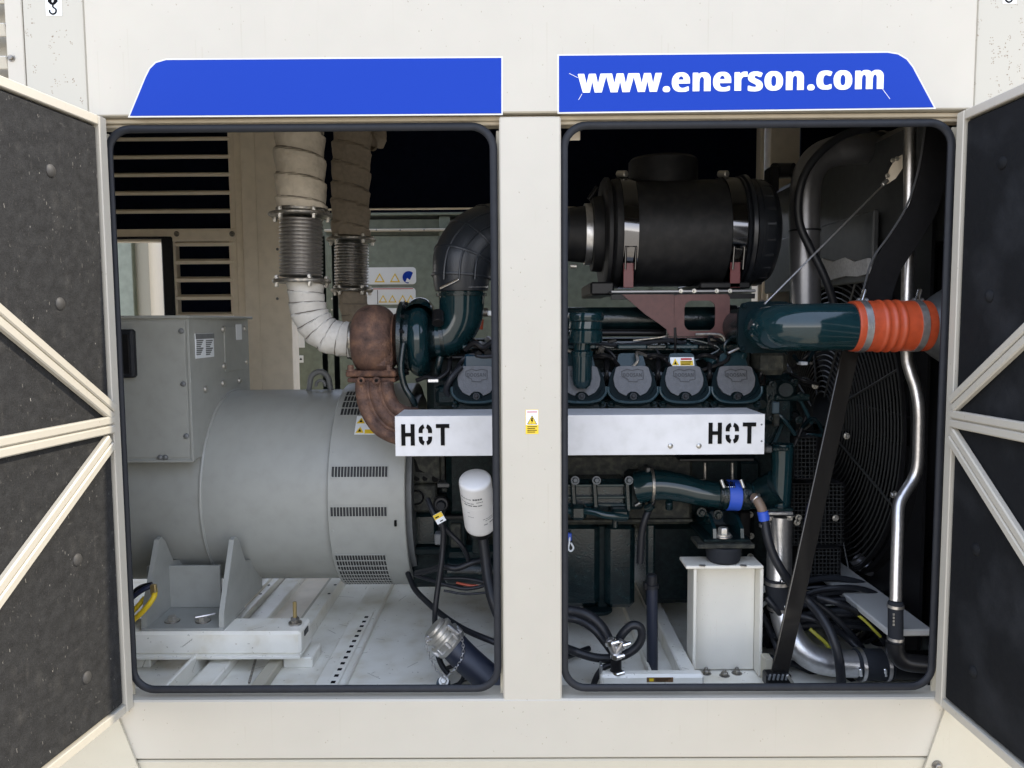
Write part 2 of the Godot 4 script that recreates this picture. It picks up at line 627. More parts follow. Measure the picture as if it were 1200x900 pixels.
func settle() -> void:      # moves each thing's origin to the middle of its base
	for o in get_children():
		if not o.has_meta("category") or o is MeshInstance3D: continue
		var box := AABB()
		var first := true
		for m in o.find_children("*", "MeshInstance3D", true, false):
			var mi := m as MeshInstance3D
			if not (mi.mesh is ArrayMesh): continue
			var b := mi.mesh.get_aabb()
			box = b if first else box.merge(b)
			first = false
		var base := Vector3(box.get_center().x, box.position.y, box.get_center().z)
		o.position = base
		for c in o.get_children(): (c as Node3D).position -= base

func build_ground() -> void:
	var g := put("ground", Mb.new().span(Vector3(-150, -0.3, -150), Vector3(150, 0, 150), 0.0), M.concrete, self)
	g.set_meta("kind", "structure")
	g.set_meta("label", "pale sunlit concrete yard around the generator enclosure")

var enc: Node3D
const FX0 := -2.35
const FX1 := 2.0
const TOP := 2.72
const BACK := -2.0

func build_enclosure() -> void:
	enc = thing("generator_enclosure", "white steel generator enclosure with two door openings under blue signs", "enclosure")
	var spots := Image.create(512, 512, false, Image.FORMAT_RGB8)
	spots.fill(Color(1, 0.995, 0.98))
	for i in 420:
		var x := rng.randi() % 500
		var y := rng.randi() % 500
		for k in 1 + rng.randi() % 9:
			var c := Color(0.45, 0.32, 0.22).lerp(Color(0.8, 0.74, 0.66), rng.randf())
			spots.set_pixel(clampi(x + rng.randi() % 6 - 3, 0, 511), clampi(y + rng.randi() % 12 - 6, 0, 511), c)
	var sp := mat("cream_spotted", lin(0.43, 0.415, 0.36), 0.45, 0.0, ImageTexture.create_from_image(spots), 1.25)
	var up := at(104, 136, 0.012)
	var ur := at(1141, 130, 0.012)
	# upper panel, proud of the door frames
	put("upper_panel", Mb.new().span(Vector3(up.x, up.y, -0.05), Vector3(ur.x, TOP, 0.012), 0.003), M.cream, enc)
	var cl := at(31, 100, 0.006)
	put("corner_post", Mb.new().span(Vector3(cl.x, 0.74, -0.06), Vector3(up.x - 0.003, TOP, 0.006), 0.003), sp, enc, "rust-speckled corner post")
	var cr := at(1230, 100, 0.006)
	put("corner_post", Mb.new().span(Vector3(ur.x + 0.003, 0.74, -0.06), Vector3(cr.x, TOP, 0.006), 0.003), sp, enc, "rust-speckled corner post")
	# slotted end panel at the far left
	var vp := Mb.new()
	var e0 := at(7, 50, 0.004).x
	vp.span(Vector3(e0, 0.4, -0.03), Vector3(cl.x - 0.003, TOP, 0.004), 0.002)
	put("vent_panel", vp, M.cream, enc)
	var ys := [-0.01, 0.01]
	var y0: float = at(0, 25, 0.004).y
	var pitch: float = at(0, 25, 0.0).y - at(0, 63.5, 0.0).y
	for k in range(-11, 12):
		var yb: float = y0 - k * pitch
		put("slat", Mb.new().box(Vector3((FX0 + e0) * 0.5, yb - 0.014, -0.012), Vector3(e0 - FX0 - 0.002, 0.03, 0.03), Basis.from_euler(Vector3(0.35, 0, 0)), 0.002), M.cream, enc)
	put("bolt", Mb.new().hexbolt(at(13.5, 68, 0.004), Vector3(0, 0, 1), 0.006, 0.007), M.steel_dull, enc)
	put("vent_backing", Mb.new().span(Vector3(FX0, 0.4, -0.09), Vector3(e0, TOP, -0.07), 0.0), M.beige, enc)
	var rp := at(1230, 100, 0.004)
	put("end_panel", Mb.new().span(Vector3(rp.x + 0.003, 0.4, -0.04), Vector3(FX1, TOP, 0.004), 0.002), M.cream, enc)
	# recessed frame round the openings
	var xl := up.x + 0.002
	var xr := ur.x - 0.002
	var yt := EYE + 0.487
	put("lintel", Mb.new().span(Vector3(xl, yt - 0.003, -0.06), Vector3(xr, up.y + 0.06, -0.022), 0.002), M.tan, enc)
	put("lintel_strip", Mb.new().span(Vector3(xl, at(600, 141.5, -0.015).y, -0.024), Vector3(xr, up.y - 0.001, -0.012), 0.002), M.tan, enc)
	put("jamb", Mb.new().span(Vector3(xl, 0.62, -0.03), Vector3(-0.996, yt - 0.016, -0.022), 0.002), M.cream_dirty, enc)
	put("jamb", Mb.new().span(Vector3(1.066, 0.62, -0.03), Vector3(xr, yt - 0.016, -0.022), 0.002), M.cream_dirty, enc)
	put("jamb", Mb.new().span(Vector3(-0.046, 0.62, -0.03), Vector3(0.113, yt - 0.016, -0.022), 0.002), M.cream_dirty, enc)
	var p0 := at(586, 300, 0.01)
	var p1 := at(657.5, 300, 0.01)
	put("centre_post", Mb.new().span(Vector3(p0.x, at(600, 822.5, 0.01).y, -0.02), Vector3(p1.x, at(600, 136.5, 0.01).y, 0.01), 0.0035), M.cream, enc)
	# sill, its ledge and the base rail
	var s0 := at(100, 822, 0.012)
	var sb := at(600, 889, 0.012)
	put("sill_panel", Mb.new().span(Vector3(xl - 0.0, sb.y, -0.06), Vector3(xr, s0.y + 0.001, 0.012), 0.004), M.cream, enc)
	put("sill", Mb.new().span(Vector3(-0.99, s0.y - 0.025, -0.075), Vector3(1.06, s0.y - 0.003, -0.0605), 0.002), M.cream, enc)
	put("base_rail", Mb.new().span(Vector3(FX0, 0.3, -0.06), Vector3(FX1, sb.y - 0.004, 0.010), 0.004), M.cream_dirty, enc)
	put("base_tank", Mb.new().span(Vector3(FX0 + 0.05, 0.0, BACK + 0.1), Vector3(FX1 - 0.05, 0.3, -0.1), 0.01), M.grey_dark, enc)
	# slanted corner plates at the bottom
	var gl := poly_at([[139, 838], [166, 906], [20, 906], [20, 838]], 0.013)
	put("corner_plate", Mb.new().prism(gl, flat_at(Vector3(0, 0, 0.0125)), 0.006), M.cream_dirty, enc)
	var gr := poly_at([[1107, 828], [1080, 906], [1230, 906], [1230, 828]], 0.013)
	put("corner_plate", Mb.new().prism(gr, flat_at(Vector3(0, 0, 0.0125)), 0.006), M.cream_dirty, enc)
	put("bolt", Mb.new().hexbolt(at(1098, 897, 0.019), Vector3(0, 0, 1), 0.009, 0.012), M.steel_dull, enc)
	# rubber door seals
	for r in [[-0.990, -0.052], [0.119, 1.058]]:
		var w: float = r[1] - r[0]
		var h := 1.411
		var c := Vector2((r[0] + r[1]) * 0.5, EYE + 0.478 - h * 0.5)
		var pts := []
		for p in rrect(w, h, 0.055, 8, c): pts.append(Vector3(p.x, p.y, -0.008))
		put("door_seal", Mb.new().tube(pts, 0.0097, 10, 1, Vector2(0.8, 1.0), Vector3(0, 0, 1), true), M.rubber, enc)
	# shell
	put("roof", Mb.new().span(Vector3(FX0, TOP - 0.12, BACK - 0.05), Vector3(FX1, TOP - 0.02, -0.062), 0.004), M.cream, enc)
	put("side_wall", Mb.new().span(Vector3(FX0, 0.3, BACK), Vector3(FX0 + 0.05, TOP - 0.12, -0.1), 0.004), M.beige, enc)
	put("side_wall", Mb.new().span(Vector3(FX1 - 0.05, 0.3, BACK), Vector3(FX1, TOP - 0.12, -0.08), 0.004), M.lining, enc)
	put("front_lining", Mb.new().span(Vector3(FX0 + 0.05, EYE + 0.56, -0.10), Vector3(FX1 - 0.05, TOP - 0.12, -0.065), 0.002), M.cream, enc)
	put("front_lining", Mb.new().span(Vector3(FX0 + 0.05, 0.5, -0.13), Vector3(-1.10, EYE + 0.55, -0.095), 0.002), M.cream, enc)
	put("front_lining", Mb.new().span(Vector3(1.15, 0.5, -0.12), Vector3(FX1 - 0.05, EYE + 0.55, -0.085), 0.002), M.cream, enc)
	# small tab behind the top of the second opening
	put("tab", block(664, 153, 680, 164, -0.11, -0.1, 0.002), M.beige, enc)

# ---- the two open doors, drawn in their own plane: x runs out from the hinge, y up, z out of the inner face
func build_doors() -> void:
	for side in [-1, 1]:
		var hx: float = (-0.981 if side < 0 else 1.0555)
		var ang := deg_to_rad(6.4 if side < 0 else 1.2)
		var out := Vector3(side * sin(ang), 0, cos(ang))            # along the door away from its hinge
		var nrm := Vector3(-side * cos(ang), 0, sin(ang))           # its inner face looks at the other door
		var org := Vector3(hx, EYE, 0.014)
		var xf := Transform3D(Basis(out, Vector3.UP, nrm), org)
		var d := Node3D.new()
		d.name = "door"
		enc.add_child(d, true)
		d.set_meta("label", "open left door lined with pale-flecked foam" if side < 0 else "open right door lined with smooth dark foam")
		var L := 0.955
		var yt := at(120, 139, 0.014).y - EYE if side < 0 else at(1121, 133, 0.014).y - EYE
		var yb := at(148, 829, 0.014).y - EYE if side < 0 else at(1101, 822, 0.014).y - EYE
		var B := xf.basis
		var bx := func(x0, x1, y0, y1, z0, z1, ch := 0.002) -> Mb:
			return Mb.new().box(xf * Vector3((x0 + x1) / 2.0, (y0 + y1) / 2.0, (z0 + z1) / 2.0), Vector3(x1 - x0, y1 - y0, z1 - z0), B, ch)
		put("door_skin", bx.call(0.0, L, yb, yt, -0.05, -0.046), M.cream, d)
		var rim := 0.03
		put("rim", bx.call(0.0, 0.028, yb, yt, -0.044, 0.0), M.cream, d)
		put("rim", bx.call(L - 0.02, L, yb, yt, -0.044, 0.0), M.cream, d)
		put("rim", bx.call(0.03, L - 0.022, yt - 0.022, yt, -0.044, 0.0), M.cream, d)
		put("rim", bx.call(0.03, L - 0.022, yb, yb + 0.022, -0.044, 0.0), M.cream, d)
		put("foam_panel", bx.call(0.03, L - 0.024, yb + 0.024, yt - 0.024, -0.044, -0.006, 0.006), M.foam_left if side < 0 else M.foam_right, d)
		# braces: hat sections that meet at the middle of the hinge edge
		var inv := xf.affine_inverse()
		var hit := func(u, w) -> Vector2:
			var r := ray(u, w)
			var k := (org - cam.position).dot(nrm) / r.dot(nrm)
			var q := inv * (cam.position + r * k)
			return Vector2(q.x, q.y)
		var lines := [[[0, 373], [131, 484]], [[0, 524], [132, 497]], [[0, 692], [128, 517]]] if side < 0 else [[[1200, 396], [1117, 475]], [[1200, 506], [1114, 490]], [[1200, 640], [1116, 508]]]
		for l in lines:
			var a: Vector2 = hit.call(l[0][0], l[0][1])
			var b: Vector2 = hit.call(l[1][0], l[1][1])
			var u := (a - b).normalized()
			b = b + u * maxf(0.0, (0.034 - b.x) / u.x)
			var far := b + u * ((L - 0.03 - b.x) / u.x)
			if far.y > yt - 0.03: far = b + u * ((yt - 0.03 - b.y) / u.y)
			if far.y < yb + 0.03: far = b + u * ((yb + 0.03 - b.y) / u.y)
			var n := Vector2(-u.y, u.x)
			var mb := Mb.new()
			var w := 0.03
			var bb := Basis(B * Vector3(u.x, u.y, 0), B * Vector3(n.x, n.y, 0), nrm)
			var mid := (b + far) * 0.5
			var len := b.distance_to(far)
			for s in [-1.0, 1.0]:
				mb.box(xf * Vector3(mid.x + n.x * s * 0.0112, mid.y + n.y * s * 0.0112, 0.003), Vector3(len, 0.0195, 0.016), bb, 0.003)
			mb.box(xf * Vector3(mid.x, mid.y, -0.001), Vector3(len, 0.008, 0.01), bb, 0.001)
			put("brace", mb, M.cream, d)
		var buttons := [[62, 200], [73, 356], [93, 656], [104, 794]] if side < 0 else [[1172, 191], [1157, 347], [1141, 644], [1138, 787]]
		for q in buttons:
			var p: Vector2 = hit.call(q[0], q[1])
			var r := 0.0145
			put("button", Mb.new().lathe(xf * Vector3(p.x, p.y, -0.007), nrm, [Vector2(0, 0), Vector2(r, 0), Vector2(r * 0.98, 0.003), Vector2(r * 0.7, 0.007), Vector2(0, 0.009)], 20), (M.button if M.has("button") else mat("button", lin(0.045, 0.043, 0.04), 0.6)) if side < 0 else M.foam_right, d)
			# the liner is pulled in round each button: a stout washer shows it
		put("hinge", Mb.new().cyl(xf * Vector3(-0.006, yt - 0.16, -0.02), xf * Vector3(-0.006, yt - 0.28, -0.02), 0.008), M.cream, d)
		put("hinge", Mb.new().cyl(xf * Vector3(-0.006, yb + 0.28, -0.02), xf * Vector3(-0.006, yb + 0.16, -0.02), 0.008), M.cream, d)

# ---- rear side of the compartment
func build_back() -> void:
	var z := -1.93
	var bw := thing("rear_wall", "beige rear wall with louvred panels behind the alternator", "wall")
	# upper louvre
	var dark := block(60, 152, 270, 272, z - 0.06, z - 0.045)
	put("louvre_backing", dark, M.lining, bw)
	put("stile", block(270, 100, 281, 268, z - 0.05, z), M.beige, bw)
	for w in [162, 183, 204, 225.5, 247]:
		var a := at(60, w, z)
		var b := at(269.5, w, z)
		put("slat", Mb.new().box((a + b) * 0.5 + Vector3(0, 0, -0.02), Vector3(b.x - a.x, 0.016, 0.045), Basis.from_euler(Vector3(0.3, 0, 0)), 0.002), M.beige, bw)
		for u in [163, 251]:
			put("rivet", Mb.new().lathe(at(u, w + 12, z - 0.045), Vector3(0, 0, 1), [Vector2(0.014, 0), Vector2(0.012, 0.004), Vector2(0, 0.006)], 14), M.lining, bw)
	put("rail", block(60, 267.5, 286, 284, z - 0.05, z + 0.004), M.beige, bw)
	for u in [207, 272]:
		put("bolt", Mb.new().hexbolt(at(u, 274, z + 0.004), Vector3(0, 0, 1), 0.009, 0.008), M.steel_dull, bw)
	# lower louvre beside the window
	put("stile", block(201, 279, 205, 470, z - 0.05, z), M.beige, bw)
	put("stile", block(274.5, 279, 285, 470, z - 0.05, z), M.beige, bw)
	put("louvre_backing", block(205, 280, 275, 470, z - 0.06, z - 0.045), M.lining, bw)
	for k in 9:
		var w := 285.0 + 21.0 * k
		var a := at(205.5, w, z)
		var b := at(274, w, z)
		put("slat", Mb.new().box((a + b) * 0.5 + Vector3(0, 0, -0.02), Vector3(b.x - a.x, 0.018, 0.045), Basis.from_euler(Vector3(0.3, 0, 0)), 0.002), M.beige, bw)
	put("window_seal", block(196, 277, 201, 470, z - 0.05, z + 0.012, 0.006), M.rubber, bw)
	put("window_seal", block(60, 277, 196, 281, z - 0.05, z + 0.012, 0.006), M.rubber, bw)
	# posts
	put("post", block(283, 60, 292, 470, z - 0.05, z + 0.02), M.beige, bw)
	put("post", block(292, 60, 333, 470, z - 0.05, z + 0.06), M.beige, bw, "wide beige post")
	put("post_edge", block(291, 60, 294.5, 470, z + 0.06, z + 0.068), M.beige, bw)
	for w in [188, 238, 292, 350]:
		put("rivet", Mb.new().lathe(at(325, w, z + 0.06), Vector3(0, 0, 1), [Vector2(0.007, 0), Vector2(0.006, 0.003), Vector2(0, 0.004)], 12), M.grey_dark, bw)
	put("post", block(886, 60, 893, 700, z - 0.05, z + 0.05), M.beige, bw)
	put("post", block(893, 60, 940, 700, z - 0.05, z + 0.08), M.beige, bw, "wide beige post")
	# dark lined header over the rear opening and its rail
	put("header_lining", block(325, 40, 896, 249, z - 0.05, z - 0.01), M.lining, bw)
	put("rear_centre_post", block(590, 240, 652, 700, z - 0.05, z), M.beige, bw)
	put("header_rail", block(330, 240.5, 890, 246, z - 0.05, z + 0.02), M.beige, bw)
	put("lining_panel", block(925, 40, 1400, 760, z - 0.05, z - 0.004), M.lining, bw)
	put("upper_wall", block(-250, -300, 333, 60, z - 0.05, z - 0.005), M.lining, bw)
	put("upper_wall", block(333, -300, 1400, 40, z - 0.05, z - 0.005), M.lining, bw)
	# a leaf of the rear doors, standing open outside
	var dl := thing("rear_door", "cream rear door standing open outside the rear window opening", "door")
	var hp := at(199, 300, z - 0.06)
	var ha := at(179, 320, -3.0)
	var hb := at(197.5, 320, -2.02)
	var leaf := Vector3(hb.x - ha.x, 0, hb.z - ha.z)
	put("door_panel", Mb.new().box(Vector3((ha.x + hb.x) / 2, EYE - 0.1, (ha.z + hb.z) / 2), Vector3(0.04, 1.7, leaf.length()), Basis.from_euler(Vector3(0, atan2(leaf.x, leaf.z), 0)), 0.004), M.tan, dl)
	put("door_edge", block(150, 240, 179.5, 480, -3.06, -3.0, 0.004), M.olive if M.has("olive") else mat("olive", lin(0.28, 0.265, 0.205), 0.5), dl)
	put("door_frame", block(100, 240, 152, 480, -3.02, -2.96, 0.004), M.cabinet, dl)
	# green cabinet
	var cz := -3.0
	var cb := thing("control_cabinet", "grey-green steel cabinet with white warning cards, seen behind the exhaust pipes", "cabinet")
	put("body", block(325, 277, 950, 655, cz - 0.7, cz - 0.012), M.cabinet, cb)
	put("top_frame", block(325, 240, 950, 253, cz - 0.7, cz + 0.01), M.cabinet, cb)
	put("top_panel", block(325, 253.5, 950, 277, cz - 0.7, cz - 0.03), M.cabinet, cb)
	put("frame_post", block(515, 253.5, 527, 277, cz - 0.03, cz), M.cabinet, cb)
	put("top_trim", block(380, 267.5, 527, 271.5, cz - 0.03, cz + 0.016), M.cream, cb)
	for u in [430, 441, 469, 497]:
		put("rivet", Mb.new().lathe(at(u, 269.5, cz + 0.016), Vector3(0, 0, 1), [Vector2(0.006, 0), Vector2(0, 0.003)], 10), M.grey_dark, cb)
	var doors := [[343, 381], [383.5, 395], [397, 515], [518, 640], [643, 760], [763, 946]]
	for d in doors:
		put("door", block(d[0], 276, d[1], 655, cz - 0.011, cz, 0.003), M.cabinet, cb)
	for w in [350, 363]:
		put("rivet", Mb.new().lathe(at(389, w, cz), Vector3(0, 0, 1), [Vector2(0.006, 0), Vector2(0, 0.003)], 10), M.zinc, cb)
	var tri := func(u, w, r) -> PackedVector2Array: return poly_at([[u - r, w + r * 0.8], [u + r, w + r * 0.8], [u, w - r]], cz)
	for c in [[425, 313, 487.5, 333.5], [429, 337, 487, 357], [440, 361, 470, 372]]:
		var a := at(c[0], c[3], cz)
		var b := at(c[2], c[1], cz)
		var card := put("warning_card", Mb.new().prism(rrect(b.x - a.x, b.y - a.y, 0.022, 4, Vector2((a.x + b.x) / 2, (a.y + b.y) / 2)), flat_at(Vector3(0, 0, cz + 0.001)), 0.003), M.paper, cb)
		if c[1] < 330:
			for u in [445, 463]:
				put("triangle", Mb.new().prism(tri.call(u, 326, 6.0), flat_at(Vector3(0, 0, cz + 0.0045)), 0.001), M.yellow, card)
				put("triangle_face", Mb.new().prism(tri.call(u, 326.4, 3.9), flat_at(Vector3(0, 0, cz + 0.0058)), 0.0006), M.paper, card)
			put("blue_disc", Mb.new().cyl(at(479, 325, cz + 0.004), at(479, 325, cz + 0.006), 7.2 * mm(cz), 24, 0.0003), M.blue, card)
			put("pictogram", Mb.new().cyl(at(477.5, 322.5, cz + 0.006), at(477.5, 322.5, cz + 0.0075), 2.2 * mm(cz), 14, 0.0003), M.paper, card)
			put("pictogram", Mb.new().prism(poly_at([[473.5, 328], [477, 325.5], [480, 328], [484.5, 326], [484.5, 329], [480, 331], [474.5, 330.5]], cz), flat_at(Vector3(0, 0, cz + 0.006)), 0.0012), M.paper, card)
		elif c[1] < 350:
			for u in [449, 460, 472, 481.5]:
				put("triangle", Mb.new().prism(tri.call(u, 350.5, 5.0), flat_at(Vector3(0, 0, cz + 0.0045)), 0.001), M.yellow, card)
				put("triangle_face", Mb.new().prism(tri.call(u, 350.8, 3.2), flat_at(Vector3(0, 0, cz + 0.0058)), 0.0006), M.paper, card)
			put("red_line", block(430, 337.8, 484, 339, cz + 0.004, cz + 0.005, 0.0), M.red, card)
			put("divider", block(442.2, 340, 442.8, 356.5, cz + 0.004, cz + 0.005, 0.0), M.grey_dark, card)
	put("paper_sheet", block(341.5, 384, 356.5, 407.5, cz, cz + 0.003, 0.0005), M.paper, cb)
	var sm := put("small_sticker", block(350, 416.5, 355.5, 425, cz, cz + 0.003, 0.0005), M.paper, cb)
	put("sticker_mark", Mb.new().prism(tri.call(352.8, 420.5, 1.6), flat_at(Vector3(0, 0, cz + 0.003)), 0.001), M.black_ink, sm)

# ---- skid: floor, channels, beams
func build_skid() -> void:
	var fy := EYE - 1.08
	var sk := thing("skid_floor", "off-white steel floor of the generator skid with welded channels", "floor")
	sk.set_meta("kind", "structure")
	put("floor_plate", Mb.new().span(Vector3(FX0 + 0.05, fy - 0.03, BACK + 0.02), Vector3(FX1 - 0.05, fy, -0.07), 0.0), M.floor, sk)
	var along := func(u, w, half, h, z0, z1) -> Mb:      # a channel that runs back from that point of the floor
		var p := aty(u, w, fy + h)
		return Mb.new().span(Vector3(p.x - half, fy - 0.001, z0), Vector3(p.x + half, fy + h, z1), 0.004)
	# wide cross channel with a slotted strip
	put("cross_channel", along.call(392, 790, 0.045, 0.022, -1.7, -0.1), M.floor, sk)
	var strip_p := aty(392, 790, fy + 0.024)
	put("slotted_strip", Mb.new().span(Vector3(strip_p.x - 0.005, fy + 0.022, -0.85), Vector3(strip_p.x + 0.028, fy + 0.03, -0.1), 0.001), M.floor, sk)
	for k in 13:
		put("slot", Mb.new().span(Vector3(strip_p.x + 0.005, fy + 0.0295, -0.80 + k * 0.042), Vector3(strip_p.x + 0.018, fy + 0.0308, -0.785 + k * 0.042), 0.0), M.black_ink, sk)
	put("cross_channel", along.call(245, 790, 0.035, 0.03, -1.7, -0.1), M.floor, sk)
	put("cross_channel", along.call(195, 802, 0.006, 0.06, -1.7, -0.1), M.floor, sk)
	put("cross_channel", along.call(303, 800, 0.02, 0.03, -1.7, -0.1), M.cream_dirty, sk)
	put("tie_rod", Mb.new().cyl(aty(292, 800, fy + 0.03), aty(303, 760, fy + 0.03), 0.004, 10), M.steel_dull, sk)
	# rear members seen under the alternator
	put("rear_rail", Mb.new().span(Vector3(-1.5, fy, -1.62), Vector3(-0.55, fy + 0.16, -1.5), 0.004), M.floor, sk)
	for ch in [[298, 700, 0.026], [379, 700, 0.022]]:
		var p := aty(ch[0], ch[1], fy + 0.05)
		put("flange_strip", Mb.new().span(Vector3(p.x - ch[2], fy + 0.044, -1.45), Vector3(p.x + ch[2], fy + 0.05, -0.62), 0.001), M.floor, sk)
		put("flange_web", Mb.new().span(Vector3(p.x + ch[2] - 0.006, fy, -1.45), Vector3(p.x + ch[2], fy + 0.0435, -0.62), 0.001), M.floor, sk)
		for k in 4:
			var hz := -0.98 - k * 0.1
			put("hole", Mb.new().cyl(Vector3(p.x + 0.012, fy + 0.0502, hz), Vector3(p.x + 0.012, fy + 0.0508, hz), 0.006, 10, 0.0), M.black_ink, sk)
	var dp := aty(338, 715, fy + 0.006)
	put("tray_plate", Mb.new().span(Vector3(dp.x - 0.13, fy + 0.001, -1.45), Vector3(dp.x + 0.11, fy + 0.006, -0.62), 0.001), M.beige, sk)
	# beam that carries the alternator feet
	var bm := thing("support_beam", "pale steel beam under the alternator feet, with a threaded stud", "beam")
	var a := at(60, 769, -0.42)
	var b := at(352, 740.5, -0.42)
	put("beam", Mb.new().span(Vector3(a.x - 0.5, a.y, -0.54), Vector3(b.x, b.y, -0.42), 0.008), M.floor, bm)
	put("lip", Mb.new().span(Vector3(a.x - 0.5, a.y - 0.007, -0.55), Vector3(b.x + 0.0, a.y + 0.004, -0.405), 0.002), M.floor, bm)
	put("beam_end", Mb.new().span(Vector3(b.x + 0.0005, a.y + 0.045, -0.50), Vector3(b.x + 0.003, b.y - 0.012, -0.46), 0.001), M.black_paint, bm)
	put("pad", block(332, 770.5, 366, 783, -0.56, -0.45), M.floor, bm)
	put("pad", block(150, 770.5, 176, 783, -0.56, -0.45), M.floor, bm)
	var s := aty(346, 732, b.y)
	put("washer", Mb.new().cyl(s, s + Vector3(0, 0.006, 0), 0.021, 20), M.steel, bm)
	put("nut", Mb.new().hexbolt(s + Vector3(0, 0.005, 0), Vector3.UP, 0.014, 0.02), M.steel_dull, bm)
	put("stud", Mb.new().cyl(s + Vector3(0, 0.01, 0), s + Vector3(0, 0.075, 0), 0.0065, 12), M.brass, bm)
	# the rail and channel by the second opening
	var rl := thing("skid_rail", "cream skid rail with a small brown label near the pedestal foot", "rail")
	put("rail", block(704, 791, 826, 812, -0.238, -0.20, 0.008), M.floor, rl)
	put("label_plate", block(758, 794, 789, 799.5, -0.2, -0.198, 0.0005), M.label_brown if M.has("label_brown") else mat("label_brown", lin(0.16, 0.09, 0.04), 0.5), rl)
	put("label_mark", block(761, 795.2, 766, 798.6, -0.1985, -0.1972, 0.0), M.yellow, rl)
	for k in 3: put("label_line", block(768, 795.2 + k * 1.4, 786 - k * 3, 795.8 + k * 1.4, -0.1985, -0.1974, 0.0), M.black_ink, rl)
	put("side_channel", along.call(799, 770, 0.022, 0.055, -1.3, -0.3), M.floor, rl)
	put("side_channel", along.call(760, 780, 0.004, 0.03, -1.3, -0.3), M.floor, rl)
	var t0 := at(1040, 738, -0.19)
	var t1 := at(1094, 738, -0.19)
	put("floor_tray", Mb.new().span(Vector3(t0.x, t0.y - 0.02, -1.0), Vector3(t1.x, t0.y, -0.19), 0.004), M.tray if M.has("tray") else mat("tray", lin(0.42, 0.42, 0.40), 0.45), rl)

func proj(p: Vector3) -> Vector2:
	var q := cam.basis.inverse() * (p - cam.position)
	return Vector2(600.0 - 901.0 * q.x / q.z, 450.0 + 901.0 * q.y / q.z)

const AZ := -0.97
const AR := 0.352
const BR := 0.374

func phi_of(x: float, w: float, r: float) -> float:   # the angle round the alternator whose near surface is seen at that height
	var best := 0.0
	var err := 1e9
	for k in 361:
		var a := -1.6 + k * 0.0085
		var e := absf(proj(Vector3(x, EYE - 0.594 + r * sin(a), AZ + r * cos(a))).y - w)
		if e < err: err = e; best = a
	return best

func on_drum(x: float, a: float, r: float) -> Vector3:
	return Vector3(x, EYE - 0.594 + r * sin(a), AZ + r * cos(a))

func drum_patch(mb: Mb, x0: float, x1: float, a0: float, a1: float, r: float, t: float, n := 4) -> void:
	var st := mb.v.size()
	for k in n:
		var p := a0 + (a1 - a0) * k / n
		var q := a0 + (a1 - a0) * (k + 1) / n
		var c := [on_drum(x0, p, r), on_drum(x1, p, r), on_drum(x1, q, r), on_drum(x0, q, r)]
		var d := [on_drum(x0, p, r + t), on_drum(x1, p, r + t), on_drum(x1, q, r + t), on_drum(x0, q, r + t)]
		mb.quad(d[0], d[1], d[2], d[3])
		mb.quad(c[1], c[0], c[3], c[2])
		mb.quad(c[0], d[0], d[3], c[3])
		mb.quad(d[1], c[1], c[2], d[2])
		if k == 0: mb.quad(c[0], c[1], d[1], d[0])
		if k == n - 1: mb.quad(d[3], d[2], c[2], c[3])
	mb.orient(st)

